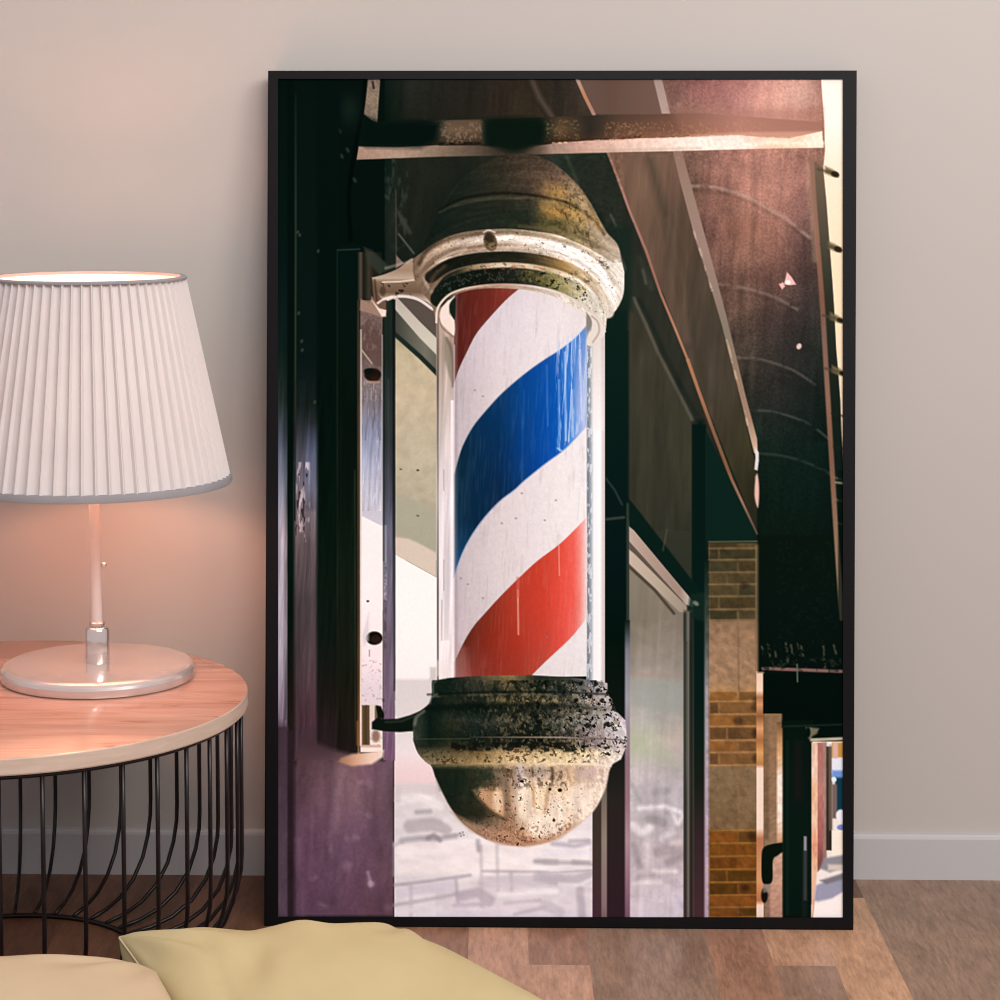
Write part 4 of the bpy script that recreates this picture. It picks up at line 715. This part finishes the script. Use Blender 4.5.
    poly(cap, grid([413, 430, 450, 480, 510, 540, 570, 595, 612, 627], [675, 692, 700, 708, 720, 737, 746, 752, 763, 770, 790, 815, 846],
        [['#141e18', '#10241b', '#102219', '#4c4834', '#8a7448', '#1c2a20', '#333a30', '#85828a', '#c8c0c4', '#d0c8cc'], ['#0a1f17', '#0c2219', '#0e2219', '#2a3226', '#3c3a28', '#243026', '#4a4e44', '#8f8c92', '#c4bcc0', '#d0c8cc'],
         ['#0a1f17', '#0a1f17', '#1f2a1e', '#1a261c', '#8a7850', '#857450', '#77705a', '#b4a8a4', '#cdc4c6', '#d8d0d4'], ['#102018', '#0a1f17', '#0f2119', '#071a12', '#1c271c', '#2b2d20', '#4b4638', '#807a74', '#aaa4a4', '#cfc8ca'],
         ['#3a4438', '#0b1f17', '#2a3222', '#22302a', '#4c4a3c', '#353c30', '#707268', '#9a9894', '#c4c0c4', '#d6d0d6'], ['#3c4438', '#0b2018', '#1a2619', '#10201a', '#161f17', '#101c12', '#4c443e', '#9c8c8c', '#c0b6ba', '#d4ccd4'],
         ['#2a3024', '#1a271b', '#35351f', '#101a12', '#6a5c46', '#2c2418', '#8a7858', '#8a7c78', '#bcb2b0', '#d0c4c4'], ['#4a4a38', '#57523c', '#5c5236', '#74603a', '#c8aa78', '#cdb484', '#dcc494', '#e4d0ac', '#e0d4c4', '#e2d6cc'],
         ['#75684c', '#8a7a58', '#8a7850', '#a08a5c', '#dcc090', '#ecd4a8', '#e8d2a8', '#f0dcc0', '#f0e4d4', '#e8dcd4'], ['#16261b', '#16261b', '#1a281a', '#2c3324', '#98836c', '#a89688', '#c8a888', '#c4a898', '#ecdccc', '#e8dcd4'],
         ['#12241a', '#12241a', '#12241a', '#3c3a28', '#b08f74', '#f0d8b8', '#e8c8a4', '#ecd8c4', '#f4e6dc', '#f4e6dc'], ['#12241a', '#12241a', '#182619', '#2a2a1c', '#a07c5c', '#fbe6cc', '#f6ddc2', '#f4dec8', '#f3e2d4', '#f3e2d4'],
         ['#a08878', '#a08878', '#a08878', '#c8a890', '#c09070', '#c8946c', '#dcb494', '#ecd0bc', '#f0dccc', '#f0dccc']]), 1.4)
    cut(cap, noise(4, 2.6, 91, 3), .14); cut(cap, noise(1.9, 1.9, 92, 2), .09)
    # bowl highlights
    bowl = [(432, 767)]+sm(cap[kb:ke+1], 4)
    poly([(452, 812), (470, 822), (500, 831), (530, 838), (560, 833), (580, 822), (560, 838), (528, 846), (500, 844), (470, 830)], '#b98e70', 5, .8)
    poly(sm([(472, 790), (482, 786), (500, 788), (504, 802), (503, 817), (490, 810), (478, 798), (472, 790)], 4), '#c89c74', 3); ell(498, 800, 5, 12, '#ecd0b0', 5, .8)
    line(sm([(478, 797), (490, 810), (506, 820)]), 3, '#3c3424', 3, .7); line([(506, 782), (508, 815)], 5, '#7c6450', 5, .8)
    for x, y, rx, ry, c in ((524, 800, 9, 22, '#fff0d8'), (541, 800, 5, 18, '#fbe4c0'), (540, 826, 13, 12, '#fff2e0'), (556, 815, 10, 20, '#fdeeda'), (580, 800, 14, 16, '#f8e8d8')): ell(x, y, rx, ry, c, 8, .75)
    line([(533, 784), (534, 806)], 2.5, '#b88c60', 3, .7); line([(549, 786), (545, 812)], 3, '#c09468', 3, .7); line([(520, 766), (521, 785)], 7, '#d8ccd0', 5, .7); line([(552, 768), (553, 778)], 3, '#4a3a28', 2.5, .8); line([(532, 768), (533, 776)], 2, '#5a4630', 2, .7)
    poly([(575, 769), (597, 767), (594, 779), (578, 779)], '#c8b0a8', 3, .8)
    spk1 = thr(noise(2.6, 2.6, 71, 2), .74, .82); spk2 = thr(noise(4.5, 4, 72, 3), .6, .7); spk3 = thr(noise(2, 2, 73, 1), .86, .93)
    poly(bowl, '#3a2216', 1, .85, spk1*thr(-X, -600, -540)*thr(Y, 700, 766)); poly(bowl, '#2a1a10', 1, .8, spk3)
    poly([(470, 766), (570, 766), (566, 785), (470, 792)], '#4a3826', 4, .6, thr(noise(4, 5, 74, 3), .52, .7))
    poly([(480, 830), (575, 822), (566, 833), (526, 846), (484, 838)], '#7c4a30', 3, .5, thr(noise(2.6, 2.2, 102, 3), .5, .7))
    poly([(433, 767), (470, 767), (480, 790), (478, 797), (466, 795), (440, 790)], '#16261a', 4, .5); poly([(470, 768), (492, 768), (492, 784), (478, 788)], '#1a3024', 4, .7, thr(blot, .4, .6)); ell(560, 790, 2.2, 1.8, '#140c08', 1.2); ell(554, 820, 1.4, 1.6, '#140c08', 1.2); ell(550, 789, 1.5, 1.5, '#241810', 1.2); ell(522, 781, 2, 1.4, '#140c08', 1.2)
    poly(bowl, '#20160e', 1, .75, thr(noise(1.7, 1.7, 93, 1), .80, .9)*thr(X, 468, 490)*thr(-X, -585, -550)); poly([(466, 768), (500, 768), (496, 790), (472, 792)], '#3c3a24', 4, .5, thr(fine, .3, .7))
    cut(bowl, noise(5, 26, 94, 3), .10); line(sm(cap[kb:ke+1], 3), 1.4, '#d8c4b4', 1.6, .5)
    # mottling of the rolled part
    up_ = [(432, 680), (603, 680), (612, 700), (627, 738), (626, 747), (413, 747), (413, 720)]
    poly(up_, '#0b120d', 1.2, .92, thr(noise(3.2, 3, 72, 3), .60, .7)*thr(X, 500, 540)*(Y < 762)); poly(up_, '#0e1711', 1.2, .6, thr(noise(9, 4, 75, 3), .5, .65)*thr(X, 470, 520)*thr(-X, -600, -560))
    poly(up_, '#8f7e58', 1.6, .5, thr(noise(3.4, 2.4, 76, 3), .56, .74)*thr(X, 440, 520)); poly(up_, '#0b140e', 1.4, .6, thr(noise(7, 3, 87, 3), .5, .66)*thr(X, 445, 500)*thr(-X, -590, -550)); poly(up_, '#c8c4c4', 1.2, .5, thr(noise(3, 3, 77, 3), .58, .7)*thr(X, 540, 590)); poly(up_, '#16110f', 1, .85, spk1*thr(X, 555, 590))
    poly([(418, 748), (623, 748), (618, 762), (430, 765)], '#3b2c18', 1.4, .7, thr(noise(3, 2.4, 78, 3), .6, .74)*thr(-X, -612, -580)); poly([(570, 745), (622, 745), (619, 757), (575, 757)], '#14110e', 1.2, .8, thr(noise(3.4, 1.8, 88, 2), .62, .74)); poly([(450, 742), (585, 742), (585, 752), (450, 750)], '#0f140c', 2, .8, thr(noise(5, 5, 79, 3), .4, .55))
    def sag(y, d): return [(x, y-d*(1-((x-520)/95)**2)) for x in np.linspace(428, 612, 16)]
    line(sag(694.5, 3), 2.2, '#0b150f', 2, .65); line([(x, y+2.6) for x, y in sag(694.5, 3)], 1.6, '#8d8468', 1.6, .45, thr(mid, .3, .7)); line(sag(709, 4), 5, '#08140e', 3.5, .6, thr(-X, -620, -560))
    line([(413.5, 739), (470, 738.5)], 1.2, '#3a4a34', 1.2, .7); line([(470, 737), (560, 737), (600, 738.5), (627, 740)], 1.3, vx([(470, '#2c3426'), (530, '#a09078'), (560, '#c0b0a0'), (595, '#5c5048'), (627, '#5c5450')]), 1.3, .8)
    line([(432, 765.5), (480, 763.5), (540, 763), (590, 764), (611, 766)], 1.6, vx([(432, '#3c3826'), (480, '#b89c6c'), (560, '#f6e0c4'), (611, '#f8ece0')]), 1.4, .8)
    line([(436, 681), (433, 683), (433.5, 693)], 2, '#7c7c70', 2, .5); line(sm([(430, 703), (432, 697), (437, 694)]), 2, '#8c8c80', 2, .5); line(sm([(415, 724), (417, 717), (424, 711)]), 3, '#8a8e80', 2.5, .5)
    for x, y in ((588, 726), (602, 700), (590, 696), (581, 683), (596, 684), (606, 724), (598, 690), (576, 700)): ell(x, y, 2.6, 2, '#14110e', 1.4, .85, rot=-.6)
    rect(436.5, 660, 455, 676, '#efe7e6', 3, .5)
    shade(.012, grit)
    def blur(a):
        for ax in (0, 1):
            p = np.concatenate([np.take(a, [0, 0], ax), a, np.take(a, [-1, -1], ax)], ax); n = a.shape[ax]
            a = sum(np.take(p, range(k, k+n), ax)*w_ for k, w_ in zip(range(5), (.1, .22, .36, .22, .1)))
        return a
    o = img+.55*(img-blur(img)); lum = o.mean(-1, keepdims=True)
    k = np.clip(1-lum/.30, 0, 1)
    o = lum+(o-lum)*(.93-.2*k); o = o*(1-.14*k)
    return np.clip(o, 0, 1)

# ------------------------------------------------------------------ the framed poster leaning on the wall
LEAN = R(8.997); FY = -.17866
fr = empty('framed_poster', (0, FY, 0), (-LEAN, 0, 0))
tag(fr, 'black framed poster of a barber pole leaning on the wall', 'picture')
# local frame: x along the wall, z up the slope, y towards the wall
OUT = [(-.2667, .0004), (.3958, .0004), (.4093, .9762), (-.2714, .9764)]
INN = [(-.2510, .0106), (.3842, .0140), (.3932, .9662), (-.2597, .9666)]
TH = .0345
for i in range(4):
    j = (i+1) % 4; bm = bmesh.new()
    q = [OUT[i], OUT[j], INN[j], INN[i]]
    # mitred rail: outer wall, flat face, small inner step down to the picture
    def lvl(y, s): return [bm.verts.new((x, y, z)) for x, z in q]
    f0 = lvl(0, 0); f1 = lvl(TH, 0)
    bm.faces.new(f0); bm.faces.new(f1[::-1])
    for a in range(4): b = (a+1) % 4; bm.faces.new((f0[a], f0[b], f1[b], f1[a]))
    bmesh.ops.bevel(bm, geom=[e for e in bm.edges if all(abs(v.co.y) < 1e-6 for v in e.verts) and len({tuple(round(c, 4) for c in (v.co.x, v.co.z)) for v in e.verts} & {(round(x, 4), round(z, 4)) for x, z in OUT}) == 2], offset=.0014, segments=2, affect='EDGES')
    obj('frame_rail', bm, frame_m.m, fr)
bm = box_bm(-.262, .0135, .004, .398, .0180, .972); obj('backing_board', bm, back_m.m, fr)

# the print: a sheet of paper, its picture laid on as ink colours
PR = [(-.2597-.0007, .9670), (.3937, .9664), (.3846, .0139), (-.2514, .0100)]     # TL TR BR BL of the sheet at depth .003
S = 1.25
pic = paint_poster(S); nyp, nxp = pic.shape[:2]
lin = np.where(pic <= .04045, pic/12.92, ((pic+.055)/1.055)**2.4)*INK
u = np.linspace(0, 1, nxp)[None, :]; w = np.linspace(0, 1, nyp)[:, None]
# projective placement so the sheet keeps straight lines in a slightly tapered frame
def homog(dst):
    A = []; B = []
    for (x, y), (X_, Y_) in zip([(0, 0), (1, 0), (1, 1), (0, 1)], dst):
        A.append([x, y, 1, 0, 0, 0, -X_*x, -X_*y]); B.append(X_); A.append([0, 0, 0, x, y, 1, -Y_*x, -Y_*y]); B.append(Y_)
    return np.append(np.linalg.solve(np.array(A), np.array(B)), 1)
hm = homog(PR); den = hm[6]*u+hm[7]*w+1
gx = (hm[0]*u+hm[1]*w+hm[2])/den; gz = (hm[3]*u+hm[4]*w+hm[5])/den
vs = np.stack([gx, np.full_like(gx, .0030), gz], -1).reshape(-1, 3)
ii = np.arange(nyp*nxp).reshape(nyp, nxp)
quads = np.stack([ii[:-1, :-1], ii[1:, :-1], ii[1:, 1:], ii[:-1, 1:]], -1).reshape(-1, 4)
me = bpy.data.meshes.new('picture_print')
me.vertices.add(len(vs)); me.vertices.foreach_set('co', vs.ravel().astype(np.float32))
me.loops.add(quads.size); me.loops.foreach_set('vertex_index', quads.ravel().astype(np.int32))
me.polygons.add(len(quads)); me.polygons.foreach_set('loop_start', (np.arange(len(quads))*4).astype(np.int32))
me.update(calc_edges=True)
ca = me.color_attributes.new('ink', 'FLOAT_COLOR', 'POINT')
ca.data.foreach_set('color', np.concatenate([lin.reshape(-1, 3), np.ones((len(vs), 1))], 1).ravel().astype(np.float32))
print_m = Mat('printed_paper', rough=.9, spec=.0)
pa = print_m.n('ShaderNodeAttribute', attribute_name='ink'); print_m.l(pa.outputs['Color'], print_m.b.inputs['Base Color'])
pd = print_m.n('ShaderNodeBsdfDiffuse'); print_m.l(pa.outputs['Color'], pd.inputs['Color']); print_m.l(pd.outputs[0], print_m.t.nodes['Material Output'].inputs['Surface'])
po = bpy.data.objects.new('picture_print', me); col.objects.link(po); po.parent = fr; me.materials.append(print_m.m)
tag(po, 'colour print of a weathered barber pole outside a shop')

# ------------------------------------------------------------------ the wire basket side table
TX, TY, TR, TZ, TB = -.5345, -.3010, .2636, .2954, .2773
tb = empty('side_table', (TX, TY, 0))
tag(tb, 'low round side table with oak top on a black wire basket base', 'table')
top = lathe_bm([(0, TB), (TR-.0030, TB), (TR-.0008, TB+.0008), (TR, TB+.0022), (TR, TZ-.0016), (TR-.0006, TZ-.0005), (TR-.0020, TZ), (0, TZ)], 160)
to = obj('tabletop', top, wood_m.m, tb); autosmooth(to, 25); to.data.materials.append(edge_m.m)
for p in to.data.polygons:
    if abs(p.normal.z) < .8: p.material_index = 1
WR = .0025
basket_r = TR*.972
obj('rim_wire', tube_bm([(basket_r*math.cos(t), basket_r*math.sin(t), TB-.0022) for t in np.linspace(0, 2*np.pi, 97)[:-1]], .0024, 8, True), wire_m.m, tb, True)
RR = .146
obj('base_ring', tube_bm([(RR*math.cos(t), RR*math.sin(t), .0028) for t in np.linspace(0, 2*np.pi, 97)[:-1]], .0028, 8, True), wire_m.m, tb, True)
prof = [(basket_r, TB-.002), (basket_r, .20), (basket_r, .150), (basket_r, .118), (basket_r-.001, .098), (basket_r-.006, .075), (basket_r-.016, .051), (basket_r-.034, .030), (basket_r-.058, .0155), (basket_r-.084, .0085), (RR, .0058)]
def wire_pts(ph): return [(r*math.cos(ph), r*math.sin(ph), z) for r, z in prof]
NW = 39
for i in range(NW):
    ph = (i+.585)*2*math.pi/NW
    obj('basket_wire', tube_bm(wire_pts(ph), .0023, 8), wire_m.m, tb, True)

# ------------------------------------------------------------------ the lamp
LX, LY = -.4428, -.2226
lamp = empty('table_lamp', (LX, LY, TZ))
tag(lamp, 'lit table lamp with white pleated shade and chrome foot standing on the side table', 'lamp')
BR = .1058; BH = .0168
base = lathe_bm([(0, 0), (BR-.003, 0), (BR-.0008, .0012), (BR, .0040), (BR, .0092), (BR-.0010, .0122), (BR-.0030, .0146), (BR-.0062, .0161), (BR-.0100, BH), (0, BH)], 160)
autosmooth(obj('base', base, base_m.m, lamp), 16)
z0 = BH
collar = lathe_bm([(0, z0), (.0128, z0), (.0132, z0+.0012), (.0132, z0+.0355), (.0122, z0+.0385), (.0098, z0+.0400), (.0062, z0+.0402), (.0060, z0+.0412), (.0088, z0+.0416), (.0090, z0+.0440), (.0078, z0+.0452), (0, z0+.0452)], 64)
autosmooth(obj('collar', collar, chrome_m.m, lamp), 40)
SZB, SZT = .5146-TZ, .7358-TZ; SRB, SRT = .1488, .1030; SHX = -.006
pole = tube_bm([(-.0006, 0, z0+.044), (-.0020, 0, SZB+.034)], .0062, 24); autosmooth(obj('pole', pole, pole_m.m, lamp), 50)
sw = lathe_bm([(0, -.0032), (.0020, -.0032), (.0025, 0), (.0020, .0032), (0, .0032)], 16)
bmesh.ops.rotate(sw, verts=sw.verts, matrix=Matrix.Rotation(R(90), 3, 'Y'), cent=(0, 0, 0)); bmesh.ops.translate(sw, verts=sw.verts, vec=(.0078, 0, z0+.1085))
obj('switch', sw, chrome_m.m, lamp, True)
sock = lathe_bm([(0, SZB+.030), (.012, SZB+.030), (.0125, SZB+.032), (.0125, SZB+.066), (0, SZB+.066)], 32)
autosmooth(obj('bulb_socket', sock, pole_m.m, lamp), 50)
BZ = SZB+.066
bulb = lathe_bm([(0, BZ), (.009, BZ+.001), (.011, BZ+.008), (.016, BZ+.018), (.0185, BZ+.028), (.017, BZ+.038), (.011, BZ+.046), (0, BZ+.050)], 32)
bo = obj('bulb', bulb, bulb_m.m, lamp, True)
# pleated shade: knife pleats, one steep and one shallow side each
NP = 66; SUB = 14; NN = NP*SUB
def pleat(t):
    q = (t*NP) % 1.0
    if q < .66: return .0010*math.sin(math.pi*q/.66)*-1
    if q < .78: return .0036*(q-.66)/.12
    if q < .86: return .0036
    return .0036*(1-(q-.86)/.14)
def rf(k, t): return pleat(t)
NZ = 12
prof_s = [(SRB+(SRT-SRB)*k/NZ, SZB+.004+(SZT-SZB-.006)*k/NZ) for k in range(NZ+1)]
sh = lathe_bm(prof_s, NN, rfun=rf)
so = obj('lampshade', sh, shade_m.m, lamp, False); autosmooth(so, 28); so.location.x = SHX
prof_l = [(SRB-.0012+(SRT-SRB)*k/4, SZB+.003+(SZT-SZB-.004)*k/4) for k in range(5)]
lin_ = obj('shade_lining', lathe_bm(prof_l, 128), lining_m.m, lamp, True); lin_.parent = so
# bands sewn round the rims
bandb = lathe_bm([(SRB-.0010, SZB-.0035), (SRB+.0052, SZB-.0035), (SRB+.0060, SZB-.0015), (SRB+.0052, SZB+.0046), (SRB-.0010, SZB+.0046)], 160, closed=True)
bb = obj('rim_band', bandb, band_m.m, lamp, True); autosmooth(bb, 40); bb.parent = so
bandt = lathe_bm([(SRT-.0016, SZT-.0026), (SRT+.0042, SZT-.0026), (SRT+.0046, SZT-.0006), (SRT+.0030, SZT+.0006), (SRT-.0016, SZT+.0006)], 160, closed=True)
bt = obj('rim_band', bandt, band_m.m, lamp, True); autosmooth(bt, 40); bt.parent = so
# the wire spider that carries the shade
sp = bmesh.new()
for k in range(3):
    t = k*2*math.pi/3+.4; tube_bm([(.012*math.cos(t), .012*math.sin(t), BZ-.002), (.05*math.cos(t), .05*math.sin(t), BZ-.004), ((SRB-.014)*math.cos(t), (SRB-.014)*math.sin(t), SZB+.07)], .0012, 6, bm=sp)
so2 = obj('shade_spider', sp, pole_m.m, lamp, True)

# ------------------------------------------------------------------ cushions on the floor in front
def cushion(name, corners, thick, label, dents=(), seed=0, mat=None, skew=(0, 0), ears=.10, n=72, lift=0):
    """corners = back-left, back-right, front-right, front-left of the seam line"""
    A, B, D, C = [Vector(c) for c in corners]
    cen = (A+B+C+D)/4; root = empty(name, (cen.x, cen.y, 0)); tag(root, label, 'cushion', 'cushions on the floor in the foreground')
    nrm = ((B-A).cross(C-A)).normalized();
    if nrm.z < 0: nrm = -nrm
    off = Vector((cen.x, cen.y, 0))
    def mid(u, v):      # u left-right, v back-front in -1..1
        pin = 1-.055*(1-u*u)*abs(v)**3; pin2 = 1-.012*(1-v*v)*abs(u)**3+.035*max(0, abs(u*v)-.6)**1.5
        uu = u*pin2; vv = v*pin
        wig = .0024*math.sin(7*uu+seed)*abs(v)**6+.0016*math.sin(15*uu+2*seed)*abs(v)**6
        a, b = (uu+1)/2, (vv+1)/2
        return (A*(1-a)+B*a)*(1-b)+(C*(1-a)+D*a)*b + nrm*wig
    def hgt(u, v):
        e = max(0, (1-abs(u)**2.6))*max(0, (1-abs(v)**2.6)); return e**.42
    bm = bmesh.new(); sheets = []
    for side in (1, -1):
        gr = []
        for j in range(n+1):
            row = []
            for i in range(n+1):
                u = math.sin((i/n*2-1)*math.pi/2); v = math.sin((j/n*2-1)*math.pi/2)
                if side == -1 and (i in (0, n) or j in (0, n)): row.append(sheets[0][j][i]); continue
                h = thick*hgt(u, v)
                # soft creases that start at the corners and fade inwards
                wr = 0
                for cu, cv in ((-1, -1), (1, -1), (1, 1), (-1, 1)):
                    du, dv = u-cu, v-cv; r_ = math.hypot(du, dv); an = math.atan2(dv, du)
                    wr += .0030*math.sin(an*11+seed*1.7+cu)*math.exp(-((r_-.42)/.26)**2)
                wr += .0022*math.sin(5*u+3*v+seed)*hgt(u, v)
                for du_, dv_, rx, ry, am, ro in dents:
                    x_ = (u-du_)*math.cos(ro)+(v-dv_)*math.sin(ro); y_ = -(u-du_)*math.sin(ro)+(v-dv_)*math.cos(ro)
                    if side == 1: wr += am*math.exp(-(x_/rx)**2-(y_/ry)**2)
                p = mid(u, v)+Vector((skew[0], skew[1], 0))*(h if side == -1 else -.15*h)+nrm*((side*h if side == 1 else -2.5*h)+(wr if side == 1 else wr*.3)*min(1, h/thick*3))
                p.z = max(p.z, .004)
                row.append(bm.verts.new(p-off))
            gr.append(row)
        sheets.append(gr)
        for j in range(n):
            for i in range(n):
                q = (gr[j][i], gr[j][i+1], gr[j+1][i+1], gr[j+1][i])
                bm.faces.new(q if side == 1 else q[::-1])
    rim = [sheets[0][0][i].co.copy() for i in range(0, n)]+[sheets[0][j][n].co.copy() for j in range(0, n)]+[sheets[0][n][i].co.copy() for i in range(n, 0, -1)]+[sheets[0][j][0].co.copy() for j in range(n, 0, -1)]
    obj('cushion_body', bm, (mat or pillow_m).m, root, True)
    rim2 = [rim[0]]
    for p in rim[1:]:
        if (p-rim2[-1]).length > .0022: rim2.append(p)
    obj('piping', tube_bm(rim2, .0013, 6, True), piping_m.m, root, True)
    return root
cushion('floor_cushion', [(-.3600, -.5790, .128), (-.098, -.5300, .118), (.125, -.715, .066), (-.225, -.820, .070)], .038,
        'mustard cushion with pointed corner in front of the framed poster', dents=[(-.45, -.30, .10, .34, -.010, .5), (.05, .35, .35, .30, -.012, 0), (.15, -.85, .12, .2, .006, 0), (-.15, -.9, .15, .2, -.004, 0), (-.72, -.1, .05, .5, -.004, .2)], seed=1.3, skew=(-.75, -.25))
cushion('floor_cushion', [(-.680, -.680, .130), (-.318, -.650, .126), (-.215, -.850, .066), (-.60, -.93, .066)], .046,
        'cushion with lamplit warmth in its colour, lying flat in front of the side table', dents=[(0, .2, .5, .3, -.006, 0)], seed=4.1, mat=lamplit_m)
